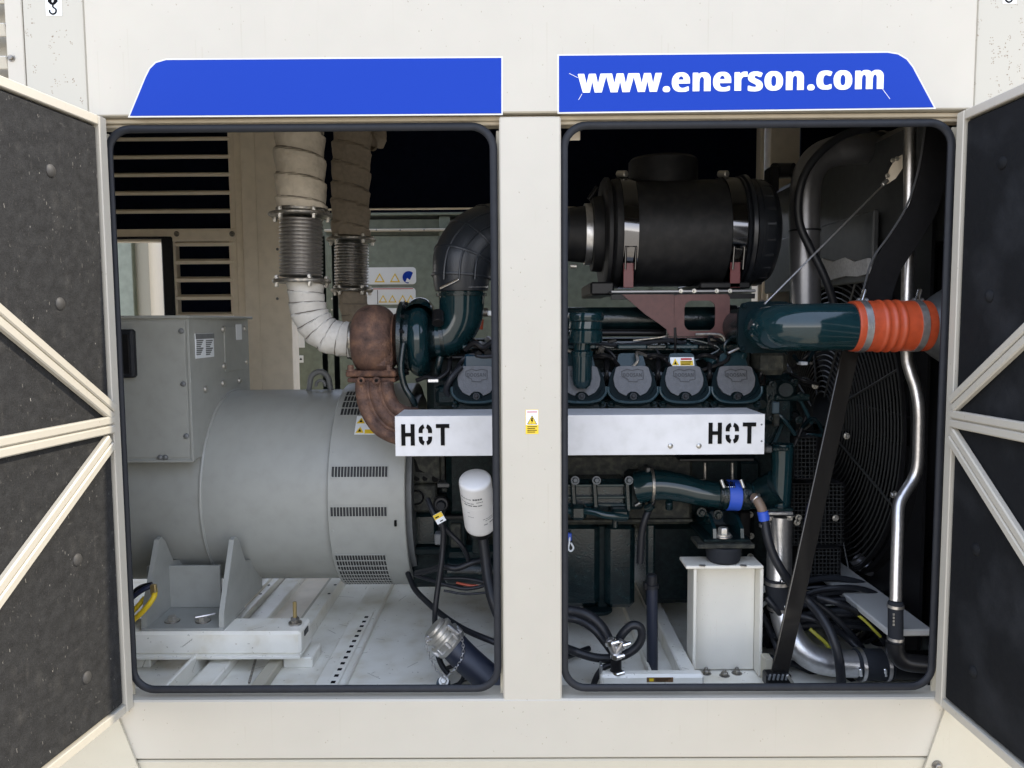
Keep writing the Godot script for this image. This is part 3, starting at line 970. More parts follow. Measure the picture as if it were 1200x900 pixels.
func build_alternator() -> void:
	var al := thing("alternator", "big grey cylindrical alternator with a terminal box and slotted fan band", "alternator")
	var cy := EYE - 0.594
	var o := Vector3(0, cy, AZ)
	var ex := Vector3(1, 0, 0)
	var x0 := at(226, 450, -0.60).x
	var xa := at(384, 580, -0.61).x
	var xb := at(474.5, 580, -0.6).x
	put("body", Mb.new().lathe(o, ex, [Vector2(0, x0 - 0.62), Vector2(AR, x0 - 0.62), Vector2(AR, xa + 0.01), Vector2(0, xa + 0.01)], 96), M.grey_paint, al)
	put("end_rim", Mb.new().lathe(o, ex, [Vector2(AR - 0.01, x0 - 0.003), Vector2(AR + 0.004, x0 - 0.003), Vector2(AR + 0.006, x0 + 0.002), Vector2(AR + 0.004, x0 + 0.007), Vector2(AR - 0.01, x0 + 0.007)], 96, 0.0, TAU), M.grey_paint, al)
	var band := put("fan_band", Mb.new().lathe(o, ex, [Vector2(AR - 0.02, xa), Vector2(BR - 0.003, xa), Vector2(BR, xa + 0.003), Vector2(BR, xb - 0.003), Vector2(BR - 0.003, xb), Vector2(BR - 0.026, xb), Vector2(BR - 0.03, xb - 0.03), Vector2(0, xb - 0.03)], 96), M.grey_paint, al)
	put("adapter_ring", Mb.new().lathe(o, ex, [Vector2(0, xb - 0.028), Vector2(BR - 0.04, xb - 0.028), Vector2(BR - 0.045, xb + 0.015), Vector2(0, xb + 0.015)], 64), M.grey_dark, al)
	# slotted vents in the band
	for vt in [[389, 455, 546, 559.5, 18, 1], [389, 455, 593, 606, 18, 1], [391, 458, 650, 692, 18, 8], [398, 424, 459, 487, 7, 4]]:
		var xs := at(vt[0], (vt[2] + vt[3]) * 0.5, -0.62).x
		var xe := at(vt[1], (vt[2] + vt[3]) * 0.5, -0.62).x
		if vt[2] > 640:
			xs = at(393, 650, -0.65).x; xe = at(452, 650, -0.65).x
		if vt[2] < 500:
			xs = xa + 0.02; xe = xa + 0.10
		var a0 := phi_of((xs + xe) / 2, vt[3], BR)
		var a1 := phi_of((xs + xe) / 2, vt[2], BR)
		if vt[2] > 640: a0 = a1 - 0.62
		var op := Mb.new()
		drum_patch(op, xs, xe, a0, a1, BR - 0.001, 0.0016, 6)
		var vent := put("vent", op, M.vent_dark if M.has("vent_dark") else mat("vent_dark", lin(0.02, 0.021, 0.022), 0.7), band)
		var bars := Mb.new()
		var pitch := (xe - xs) / float(vt[4])
		for k in int(vt[4]) + 1:
			var xm := xs + pitch * k
			drum_patch(bars, xm - pitch * 0.11, xm + pitch * 0.11, a0 - 0.005, a1 + 0.005, BR - 0.0005, 0.0032, 6)
		var rows := int(vt[5])
		for k in rows + 1:
			var am := a0 + (a1 - a0) * k / rows
			drum_patch(bars, xs - pitch * 0.2, xe + pitch * 0.2, am - 0.005, am + 0.005, BR - 0.0005, 0.0028, 1)
		put("grille", bars, M.grey_paint, band)
	put("slot", block(462, 610, 464.5, 617, -0.61, -0.594, 0.0), M.black_ink, band)
	for k in 26:
		var a := TAU * k / 26.0
		var d := Vector3(0, sin(a), cos(a))
		put("rivet", Mb.new().lathe(o + Vector3(xa + 0.014, 0, 0) + d * (BR - 0.0008), d, [Vector2(0.0055, 0), Vector2(0.005, 0.0015), Vector2(0, 0.0022)], 10), M.grey_paint, band)
	# lifting eye
	var le := at(375, 462, AZ)
	var arc := []
	for k in 13:
		var t := PI * k / 12.0
		arc.append(Vector3(le.x - cos(t) * 0.036, le.y + 0.045 + sin(t) * 0.04, AZ))
	arc.push_front(Vector3(le.x - 0.048, le.y - 0.02, AZ))
	arc.push_back(Vector3(le.x + 0.048, le.y - 0.02, AZ))
	put("lifting_eye", Mb.new().tube(arc, 0.0105, 12, 2, Vector2(1, 1)), M.grey_dark, al)
	put("eye_pad", Mb.new().span(le + Vector3(-0.065, -0.02, -0.03), le + Vector3(0.065, 0.004, 0.03), 0.006), M.grey_paint, al)
	var wt := []
	for k in 13:
		var t := PI * k / 12.0
		wt.append(Vector3(le.x + 0.004 - cos(t) * 0.018, le.y + 0.03 + sin(t) * 0.022, AZ + 0.002))
	put("lifting_web", Mb.new().tube(wt, 0.006, 10, 2), M.grey_dark, al)
	# terminal box
	var fz := -0.585
	var tl := at(60, 372, fz)
	var br := at(225.5, 540, fz)
	var tb := put("terminal_box", Mb.new().span(Vector3(tl.x, br.y, -1.14), Vector3(x0, tl.y, fz), 0.004), M.grey_paint, al)
	put("lid", Mb.new().span(Vector3(tl.x - 0.01, tl.y - 0.006, -1.16), Vector3(x0 + 0.012, tl.y + 0.004, fz + 0.012), 0.003), M.grey_paint, tb)
	put("front_cover", Mb.new().span(Vector3(tl.x, br.y + 0.012, fz), Vector3(x0 - 0.012, tl.y - 0.014, fz + 0.003), 0.001), M.grey_paint, tb)
	put("bottom_flange", Mb.new().span(Vector3(tl.x, br.y - 0.004, fz - 0.02), Vector3(x0 - 0.002, br.y + 0.004, fz + 0.006), 0.001), M.grey_paint, tb)
	put("edge_flange", Mb.new().span(Vector3(x0 - 0.006, br.y, fz - 0.01), Vector3(x0 + 0.002, tl.y - 0.01, fz + 0.006), 0.001), M.grey_paint, tb)
	for q in [[212.5, 388], [215, 450], [218.5, 511], [188, 536], [194, 536]]:
		var p := at(q[0], q[1], fz + 0.003)
		put("screw", Mb.new().lathe(p, Vector3(0, 0, 1), [Vector2(0.009, 0), Vector2(0.0085, 0.004), Vector2(0.005, 0.007), Vector2(0, 0.0075)], 14), M.grey_dark, tb)
	put("handle", block(139, 386, 154.5, 443, fz, fz + 0.03, 0.012), M.rubber, tb)
	put("handle_recess", block(143, 392, 150, 438, fz + 0.028, fz + 0.034, 0.004), M.black_paint, tb)
	# what sits on the side of the box that faces the engine
	var side := func(u0, w0, u1, w1, t0, t1, ch := 0.0005) -> Mb:
		var a := atx(u0, w0, x0)
		var b := atx(u1, w1, x0)
		return Mb.new().span(Vector3(x0 + t0, minf(a.y, b.y), minf(a.z, b.z)), Vector3(x0 + t1, maxf(a.y, b.y), maxf(a.z, b.z)), ch)
	var rp := put("rating_plate", side.call(228, 391, 250.5, 418, 0.0, 0.002), M.paper, tb, "white rating plate with small print")
	put("plate_header", side.call(228.3, 391.3, 250.2, 396.5, 0.0018, 0.003, 0.0), M.grey_dark, rp)
	for c in 2:
		for k in 8:
			var w := 398.6 + k * 2.3
			put("print_line", side.call(229.5 + c * 11, w, 229.5 + c * 11 + 8.0 - (k * 5 % 4), w + 1.1, 0.0018, 0.0027, 0.0), M.grey_dark, rp)
	put("access_plate", side.call(261.5, 383, 289.5, 431.5, 0.0, 0.004, 0.001), M.grey_paint, tb)
	for q in [[262, 386], [263, 429], [287, 385], [289, 424], [241.5, 456], [262, 449], [281, 446]]:
		put("screw", Mb.new().lathe(atx(q[0], q[1], x0 + 0.004), ex, [Vector2(0.012, -0.003), Vector2(0.011, 0.004), Vector2(0, 0.006)], 12), M.zinc, tb)
	var tg := side.call(274.5, 380, 281.5, 398, 0.005, 0.007, 0.0)
	put("paper_tag", tg, M.paper, tb)
	# feet
	var by := at(200, 741, -0.43).y
	var foot := put("foot", Mb.new().span(Vector3(at(165, 741, -0.43).x, by, -0.62), Vector3(at(262, 741, -0.43).x, by + 0.012, -0.43), 0.002), M.grey_paint, al)
	for u in [165.5, 256.5]:
		var gx := at(u, 735, -0.435).x
		var tp := at(u, 631, -0.56).y
		var poly := PackedVector2Array([Vector2(-0.435, by + 0.012), Vector2(-0.44, by + 0.06), Vector2(-0.545, tp), Vector2(-0.565, tp + 0.004), Vector2(-0.59, tp - 0.02), Vector2(-0.64, tp - 0.10), Vector2(-0.70, tp - 0.115), Vector2(-0.8, by + 0.10), Vector2(-0.8, by + 0.012)])
		put("gusset", Mb.new().prism(poly, Transform3D(Basis(Vector3(0, 0, 1), Vector3(0, 1, 0), Vector3(-1, 0, 0)), Vector3(gx + 0.016, 0, 0)), 0.016), M.grey_paint, foot)
	put("back_plate", Mb.new().span(Vector3(at(172, 700, -0.6).x, by + 0.012, -0.62), Vector3(at(258, 700, -0.6).x, at(200, 664, -0.6).y, -0.606), 0.002), M.grey_paint, foot)
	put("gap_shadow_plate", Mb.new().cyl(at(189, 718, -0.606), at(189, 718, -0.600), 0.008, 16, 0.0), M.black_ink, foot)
	for q in [[202, 728], [238, 728]]:
		var p := aty(q[0], q[1], by + 0.012)
		put("bolt", Mb.new().hexbolt(p, Vector3.UP, 0.014, 0.018), M.zinc, foot)
		put("washer", Mb.new().cyl(p, p + Vector3(0, 0.003, 0), 0.024, 18), M.steel_dull, foot)
	put("bar", Mb.new().cyl(aty(228, 724, by + 0.03), aty(253, 719, by + 0.03), 0.005, 10), M.steel, foot)
	# caution card on the drum
	var cd := Mb.new()
	var cx0 := at(409.5, 498, -0.60).x
	var cx1 := at(434, 498, -0.60).x
	drum_patch(cd, cx0, cx1, phi_of(cx0, 509.5, BR), phi_of(cx0, 487.5, BR), BR, 0.0008, 4)
	var card := put("caution_card", cd, M.paper, al)
	for k in 2:
		var w0: float = 497.0 + k * 11.0
		var yb := Mb.new()
		drum_patch(yb, cx0 + (cx1 - cx0) * 0.5, cx1 - 0.002, phi_of(cx0, w0, BR), phi_of(cx0, w0 - 7.0 + 3.0 * k, BR), BR + 0.0008, 0.0006, 2)
		put("yellow_field", yb, M.yellow, card)
		var c := on_drum(cx0 + (cx1 - cx0) * 0.25, phi_of(cx0, w0 - 3.5, BR), BR + 0.001)
		var n := Vector3(0, c.y - cy, c.z - AZ).normalized()
		var bs := Basis(ex, n.cross(ex), n)
		put("triangle", Mb.new().prism(PackedVector2Array([Vector2(-0.014, -0.010), Vector2(0.014, -0.010), Vector2(0, 0.014)]), Transform3D(bs, c), 0.0012), M.yellow, card)
		put("triangle_mark", Mb.new().prism(PackedVector2Array([Vector2(-0.006, -0.006), Vector2(0.006, -0.006), Vector2(0, 0.006)]), Transform3D(bs, c + n * 0.0012), 0.0008), M.black_ink, card)
	# yellow and black earth leads by the foot
	var lead := thing("cable_bundle", "yellow and dark blue cable bundle emerging beside the alternator foot", "cable")
	put("yellow_lead", Mb.new().tube(path([[120, 760, -0.45], [150, 732, -0.42], [168, 716, -0.40], [180, 700, -0.41], [181, 690, -0.44]]), 0.0085, 10), M.yellow, lead)
	put("yellow_lead", Mb.new().tube(path([[120, 740, -0.47], [148, 722, -0.46], [160, 712, -0.46], [170, 700, -0.47]]), 0.008, 10), M.yellow, lead)
	put("dark_lead", Mb.new().tube(path([[120, 735, -0.45], [150, 705, -0.43], [166, 692, -0.42], [179, 686, -0.43]]), 0.008, 10), M.navy if M.has("navy") else mat("navy", lin(0.01, 0.014, 0.04), 0.5), lead)
	put("dark_lead", Mb.new().tube(path([[120, 725, -0.46], [150, 699, -0.44], [164, 688, -0.44], [178, 684, -0.44]]), 0.006, 10), M.black_paint, lead)
	put("lug", Mb.new().box(at(180, 691, -0.42), Vector3(0.018, 0.034, 0.014), Basis(), 0.003), M.brass, lead)

# ---- exhaust
func wrap_lead(s: float, pitch: float, seed_: int) -> float:
	return s / pitch + 0.22 * noise(seed_, 6.0).get_noise_1d(s) 

func wrap_tube(pts: Array, r: float, pitch: float, ridge: float, seed_: int, sub := 14, seg := 36) -> Mb:
	var nz := noise(seed_, 9.0, FastNoiseLite.TYPE_SIMPLEX_SMOOTH, 3)
	var P := Mb.smooth(pts, sub)
	var mb := Mb.new()
	mb.angle = 24.0
	var s := 0.0
	var prev: PackedVector3Array
	var nx := Vector3(0, 0, 1)
	for i in P.size():
		if i > 0: s += P[i].distance_to(P[i - 1])
		var t := (P[mini(i + 1, P.size() - 1)] - P[maxi(i - 1, 0)]).normalized()
		nx = (nx - t * nx.dot(t)).normalized()
		var ny := t.cross(nx)
		var lead := wrap_lead(s, pitch, seed_)
		var ring := PackedVector3Array()
		for k in seg + 1:
			var a := TAU * (k % seg) / seg
			var f := fposmod(lead + a / TAU, 1.0)
			var dir := nx * cos(a) + ny * sin(a)
			var q := P[i] + dir * r
			var rr := r + ridge * (1.0 - f) * smoothstep(0.0, 0.10, f) + 0.0045 * nz.get_noise_3d(q.x * 1.5, q.y * 1.5, q.z * 1.5)
			ring.push_back(P[i] + dir * rr)
		if i > 0:
			for k in seg: mb.quad(prev[k], prev[k + 1], ring[k + 1], ring[k])
		prev = ring
	mb.orient(0)
	return mb

func wrap_seam(pts: Array, r: float, pitch: float, seed_: int, thick: float) -> Mb:      # the stitched edge of the wrap, a helix
	var P := Mb.smooth(pts, 40)
	var nx := Vector3(0, 0, 1)
	var s := 0.0
	var line := []
	var last := -1e9
	for i in range(1, P.size() - 1):
		s += P[i].distance_to(P[i - 1])
		var t := (P[i + 1] - P[i - 1]).normalized()
		nx = (nx - t * nx.dot(t)).normalized()
		var lead := wrap_lead(s, pitch, seed_)
		if (lead - last) < 0.03: continue
		last = lead
		var a := -TAU * lead
		line.append(P[i] + (nx * cos(a) + t.cross(nx) * sin(a)) * r)
	return Mb.new().tube(line, thick, 5, 2)

func bellows(c0: Vector3, c1: Vector3, r: float, n: int) -> Mb:
	var L := c0.distance_to(c1)
	var prof := [Vector2(0, 0)]
	for k in n:
		for j in 6:
			var t := (k + j / 6.0) / n
			prof.append(Vector2(r - 0.010 + 0.010 * pow(absf(sin(PI * (t * n))), 0.7), t * L))
	prof.append(Vector2(r - 0.010, L))
	prof.append(Vector2(0, L))
	return Mb.new().lathe(c0, c1 - c0, prof, 36)

func flange(c: Vector3, axis: Vector3, r: float, t: float, bolts: int, m: Material, parent: Node3D) -> void:
	var f := put("flange", Mb.new().cyl(c - axis * t * 0.5, c + axis * t * 0.5, r, 36, 0.003), m, parent)
	var x := axis.cross(Vector3(0, 0, 1)).normalized()
	var y := axis.cross(x)
	for k in bolts:
		var a := TAU * (k + 0.35) / bolts
		var p := c + (x * cos(a) + y * sin(a)) * (r - 0.012)
		put("bolt", Mb.new().hexbolt(p + axis * t * 0.5, axis, 0.007, 0.012), M.zinc, f)
		put("nut", Mb.new().hexbolt(p - axis * t * 0.5, -axis, 0.007, 0.014), M.zinc, f)

func build_exhaust() -> void:
	var e1 := thing("exhaust_pipe", "nearer wrapped exhaust pipe with wide bellows and white lagged elbow", "exhaust pipe", "exhaust risers")
	var z := -0.60
	var top := wrap_tube([at(350, -40, z), at(350, 60, z), at(351, 155, z), at(352, 205, z), at(354, 246, z)], 26.5 * mm(z), 0.072, 0.010, 41, 24, 44)
	put("lagging", top, M.wrap_old, e1)
	put("wrap_seam", wrap_seam([at(350, -40, z), at(350, 60, z), at(351, 155, z), at(352, 205, z), at(354, 246, z)], 26.5 * mm(z) + 0.001, 0.072, 41, 0.0016), M.seam, e1)
	flange(at(352, 252, z), Vector3.UP, 36 * mm(z), 0.010, 5, M.steel_dull, e1)
	put("collar", Mb.new().cyl(at(352.5, 249, z), at(352.5, 244, z), 28 * mm(z), 36, 0.003), M.steel_dull, e1)
	put("bellows", bellows(at(353, 325, z), at(353, 256, z), 25 * mm(z), 16), M.steel, e1)
	flange(at(354, 329.5, z), Vector3.UP, 33.5 * mm(z), 0.012, 4, M.steel_dull, e1)
	put("elbow_lagging", wrap_tube([at(357.5, 330, z), at(359, 352, z), at(366, 375, z), at(383, 392, z), at(402, 397, z), at(417, 398, z)], 19.5 * mm(z), 0.034, 0.006, 43, 14, 40), M.wrap_new, e1)
	put("wrap_seam", wrap_seam([at(357.5, 330, z), at(359, 352, z), at(366, 375, z), at(383, 392, z), at(402, 397, z), at(417, 398, z)], 19.5 * mm(z) + 0.001, 0.034, 43, 0.0016), M.seam, e1)
	put("end_ring", Mb.new().cyl(at(411, 398, z), at(416, 398, z), 22 * mm(z), 32, 0.003), M.steel_dull, e1)
	for w in [381, 418]: put("bolt", Mb.new().hexbolt(at(412, w, z + 0.01), Vector3(-1, 0, 0), 0.007, 0.014), M.black_paint, e1)
	put("tie", Mb.new().cyl(at(413, 409, z + 0.05), at(413, 414, z + 0.05), 0.006), M.black_paint, e1)
	z = -1.20
	var e2 := thing("exhaust_pipe", "farther dusty brown wrapped exhaust pipe with narrower dark bellows", "exhaust pipe", "exhaust risers")
	put("lagging", wrap_tube([at(414, -40, z), at(414, 70, z), at(413, 155, z), at(411, 215, z), at(411, 277, z)], 20.5 * mm(z), 0.076, 0.010, 47, 24, 40), M.wrap_dusty if M.has("wrap_dusty") else mat("wrap_dusty", lin(0.34, 0.285, 0.22), 0.9, 0.0, M.wrap_old.albedo_texture, 4.0, M.wrap_old.normal_texture, 0.4), e2)
	put("wrap_seam", wrap_seam([at(414, -40, z), at(414, 70, z), at(413, 155, z), at(411, 215, z), at(411, 277, z)], 20.5 * mm(z) + 0.001, 0.076, 47, 0.0016), M.seam, e2)
	flange(at(411.5, 281, z), Vector3.UP, 28.5 * mm(z), 0.012, 5, M.steel_dull, e2)
	put("bellows", bellows(at(412, 337, z), at(412, 285, z), 20 * mm(z), 15), M.steel, e2)
	flange(at(412.5, 340, z), Vector3.UP, 24.5 * mm(z), 0.012, 5, M.steel_dull, e2)
	put("elbow_lagging", wrap_tube([at(413, 341, z), at(415, 362, z), at(424, 384, z), at(446, 396, z), at(470, 398, z)], 16 * mm(z), 0.05, 0.004, 49, 12, 36), M.wrap_dusty, e2)
	put("wrap_seam", wrap_seam([at(413, 341, z), at(415, 362, z), at(424, 384, z), at(446, 396, z), at(470, 398, z)], 16 * mm(z) + 0.001, 0.05, 49, 0.0016), M.seam, e2)
	put("lagging_roll", wrap_tube([at(440, -20, z - 0.2), at(440, 150, z - 0.2), at(437, 158, z - 0.2), at(430, 166, z - 0.15)], 0.04, 0.06, 0.01, 53, 8, 24), M.wrap_dusty, e2)

# ---- near turbocharger
func build_turbo() -> void:
	var z := -0.55
	var ex := Vector3(1, 0, 0)
	var tu := thing("turbocharger", "turbocharger with rusty turbine casing and dark green compressor scroll", "turbocharger")
	var c := at(439, 397, z)
	var w := 24.5 * mm(z)
	# turbine scroll: an outline round the shaft that grows towards the foot
	var tb := Mb.new()
	var st := 0
	var rings := []
	for i in 49:
		var a := TAU * i / 48.0
		var rr := 0.108 + 0.012 * sin(a * 0.5)
		var dir := Vector3(0, cos(a), sin(a))
		var ring := []
		for k in 25:
			var b := PI * k / 24.0
			ring.append(c + ex * (-cos(b) * w) + dir * (rr - w * 0.95 + w * 0.95 * pow(sin(b), 0.85)))
		rings.append(ring)
	for i in 48:
		for k in 24: tb.quad(rings[i][k], rings[i][k + 1], rings[i + 1][k + 1], rings[i + 1][k])
	tb.orient(0)
	var th := put("turbine_casing", tb, M.rust, tu)
	put("casing_side", Mb.new().cyl(c - ex * w * 0.96, c + ex * w * 0.96, 0.06, 32, 0.006), M.rust, th)
	var nk := Mb.new()
	var n0 := at(421, 436, z + 0.075)
	var n1 := at(459, 395, z + 0.075)
	nk.span(Vector3(n0.x, n0.y, z - 0.06), Vector3(n1.x, n1.y, z + 0.085), 0.02)
	put("neck", nk, M.rust, th)
	var f0 := at(405, 447.5, z + 0.10)
	var f1 := at(464, 434.5, z + 0.10)
	var fl := put("turbine_flange", Mb.new().span(Vector3(f0.x, f0.y + 0.014, z - 0.08), Vector3(f1.x, f1.y, z + 0.10), 0.005), M.rust_light, tu)
	put("turbine_flange", Mb.new().span(Vector3(f0.x + 0.004, f0.y - 0.003, z - 0.08), Vector3(f1.x - 0.003, f0.y + 0.011, z + 0.095), 0.005), M.rust_light, tu)
	for u in [411, 456]:
		put("bolt", Mb.new().hexbolt(at(u, 434.5, z + 0.08), Vector3.UP, 0.010, 0.018), M.rust, fl)
	put("shaft_housing", Mb.new().lathe(Vector3(0, c.y, z), ex, [Vector2(0, at(461, 398, z).x), Vector2(0.075, at(461, 398, z).x), Vector2(0.08, at(464, 398, z).x), Vector2(0.06, at(466, 398, z).x), Vector2(0.055, at(470, 398, z).x), Vector2(0, at(471, 398, z).x)], 32), M.rust_light, tu)
	# compressor
	var xg := func(u) -> float: return at(u, 397, z).x
	var base := Vector3(0, c.y - 0.0, z)
	var cp := put("compressor_back", Mb.new().lathe(base, ex, [Vector2(0, xg.call(469)), Vector2(0.112, xg.call(469)), Vector2(0.118, xg.call(470.5)), Vector2(0.118, xg.call(475)), Vector2(0.108, xg.call(477)), Vector2(0, xg.call(477))], 48), M.green, tu)
	for k in 14:
		var a := TAU * k / 14.0
		put("bolt", Mb.new().hexbolt(base + ex * (xg.call(475) - 0.002) + Vector3(0, cos(a), sin(a)) * 0.111, ex, 0.006, 0.012), M.black_paint, cp)
	var sc := Mb.new()
	rings = []
	for i in 49:
		var a := TAU * i / 48.0
		var tr := 0.034 + 0.016 * i / 48.0
		var dir := Vector3(0, cos(a + 0.6), sin(a + 0.6))
		var ring := []
		for k in 19:
			var b := TAU * k / 18.0
			ring.append(base + ex * (xg.call(493) + cos(b) * tr * 0.95) + dir * (0.082 + sin(b) * tr))
		rings.append(ring)
	for i in 48:
		for k in 18: sc.quad(rings[i][k], rings[i][k + 1], rings[i + 1][k + 1], rings[i + 1][k])
	sc.orient(0)
	put("compressor_scroll", sc, M.green_pipe, tu)
	put("scroll_face", Mb.new().lathe(base, ex, [Vector2(0, xg.call(476)), Vector2(0.10, xg.call(476)), Vector2(0.10, xg.call(500)), Vector2(0.07, xg.call(506)), Vector2(0.062, xg.call(512)), Vector2(0.062, xg.call(516)), Vector2(0, xg.call(516))], 40), M.green, tu)
	put("inlet_elbow", Mb.new().tube([at(510, 396, z), at(520, 395.5, z), at(531, 388, z), at(539.5, 372, z), at(541, 356, z), at(541, 342, z)], func(t): return lerpf(0.062, 0.0745, t), 36, 7), M.green_pipe, tu)
	put("elbow_ring", Mb.new().lathe(at(519, 395.5, z), Vector3(1, 0.12, 0), [Vector2(0.06, -0.006), Vector2(0.0685, -0.006), Vector2(0.0685, 0.006), Vector2(0.06, 0.006)], 36), M.green, tu)
	put("elbow_lip", Mb.new().lathe(at(541, 346, z), Vector3.UP, [Vector2(0.06, -0.004), Vector2(0.080, -0.003), Vector2(0.081, 0.006), Vector2(0.06, 0.008)], 36), M.green, tu)
	# rusty manifold elbow with three runners
	var mf := thing("exhaust_manifold", "rusty three-ribbed manifold elbow curving from the turbine down behind the HOT plate", "manifold")
	var mz := -0.46
	var runs := [[[424.5, 447, 0], [425, 462, 0], [430, 481, 0], [443, 501, 0], [462, 512, 0], [486, 516, 0]], [[439, 447, 0], [440, 461, 0], [445, 476, 0], [455, 490, 0], [470, 498, 0], [488, 501, 0]], [[453, 447, 0], [454, 458, 0], [458, 470, 0], [465, 479, 0], [476, 484, 0], [490, 486, 0]]]
	for r in runs:
		var pts := []
		for p in r: pts.append(at(p[0], p[1], mz))
		put("runner", Mb.new().tube(pts, 0.0215, 16, 6, Vector2(1, 1.15)), M.rust, mf)
	for i in 2:
		var pts := []
		for k in 6: pts.append((at(runs[i][k][0], runs[i][k][1], mz) + at(runs[i + 1][k][0], runs[i + 1][k][1], mz)) * 0.5 + Vector3(0, 0, 0.012))
		put("web", Mb.new().tube(pts, 0.006, 8, 6), M.rust, mf)
		put("lug", Mb.new().cyl(at([423, 441][i], 446, mz + 0.02), at([423, 441][i], 446, mz + 0.034), 0.0125, 18, 0.002), M.rust_light, mf)
		put("lug_hole", Mb.new().cyl(at([423, 441][i], 446, mz + 0.034), at([423, 441][i], 446, mz + 0.035), 0.005, 12, 0.0), M.black_ink, mf)
	# rubber air hose from the compressor inlet to the air cleaner
	var ah := thing("air_hose", "black moulded rubber air elbow above the turbocharger, leading to the air cleaner", "hose")
	var hp := [at(541, 341, z), at(541, 322, z), at(545, 301, z - 0.01), at(558, 283, z - 0.03), at(580, 274, z - 0.08), at(620, 270, z - 0.15), at(660, 274, -0.75), at(676, 274, -0.75)]
	put("elbow", Mb.new().tube(hp, func(t): return lerpf(0.083, 0.098, minf(1.0, t * 4.0)) if t < 0.6 else lerpf(0.098, 0.085, (t - 0.6) / 0.4), 40, 9), M.elbow_rubber, ah)
	var sm := Mb.smooth(hp, 9)
	for i in [8, 17, 25, 33, 41]:
		var t := (sm[i + 1] - sm[i - 1]).normalized()
		var rr := 0.098 if i > 12 else 0.092
		put("rib", Mb.new().lathe(sm[i], t, [Vector2(rr - 0.012, -0.006), Vector2(rr + 0.003, -0.004), Vector2(rr + 0.004, 0.0), Vector2(rr + 0.003, 0.004), Vector2(rr - 0.012, 0.006)], 36), M.elbow_rubber, ah)
	for off in [-0.5, 0.0, 0.5]:
		var line := []
		for i in range(6, 44, 3):
			var t := (sm[i + 1] - sm[i - 1]).normalized()
			var side := Vector3(0, 0, 1)
			side = (side - t * side.dot(t)).normalized()
			var nrm := t.cross(side)
			line.append(sm[i] + (side * cos(off) + nrm * sin(off)) * 0.0985)
		put("rib", Mb.new().tube(line, 0.003, 6, 2), M.elbow_rubber, ah)
	put("clamp", Mb.new().lathe(at(541, 335, z), Vector3.UP, [Vector2(0.08, -0.008), Vector2(0.0855, -0.008), Vector2(0.0855, 0.008), Vector2(0.08, 0.008)], 40), M.alu, ah)
	put("clamp_screw", Mb.new().cyl(at(516, 338, z + 0.07), at(538, 327, z + 0.10), 0.005), M.chrome, ah)

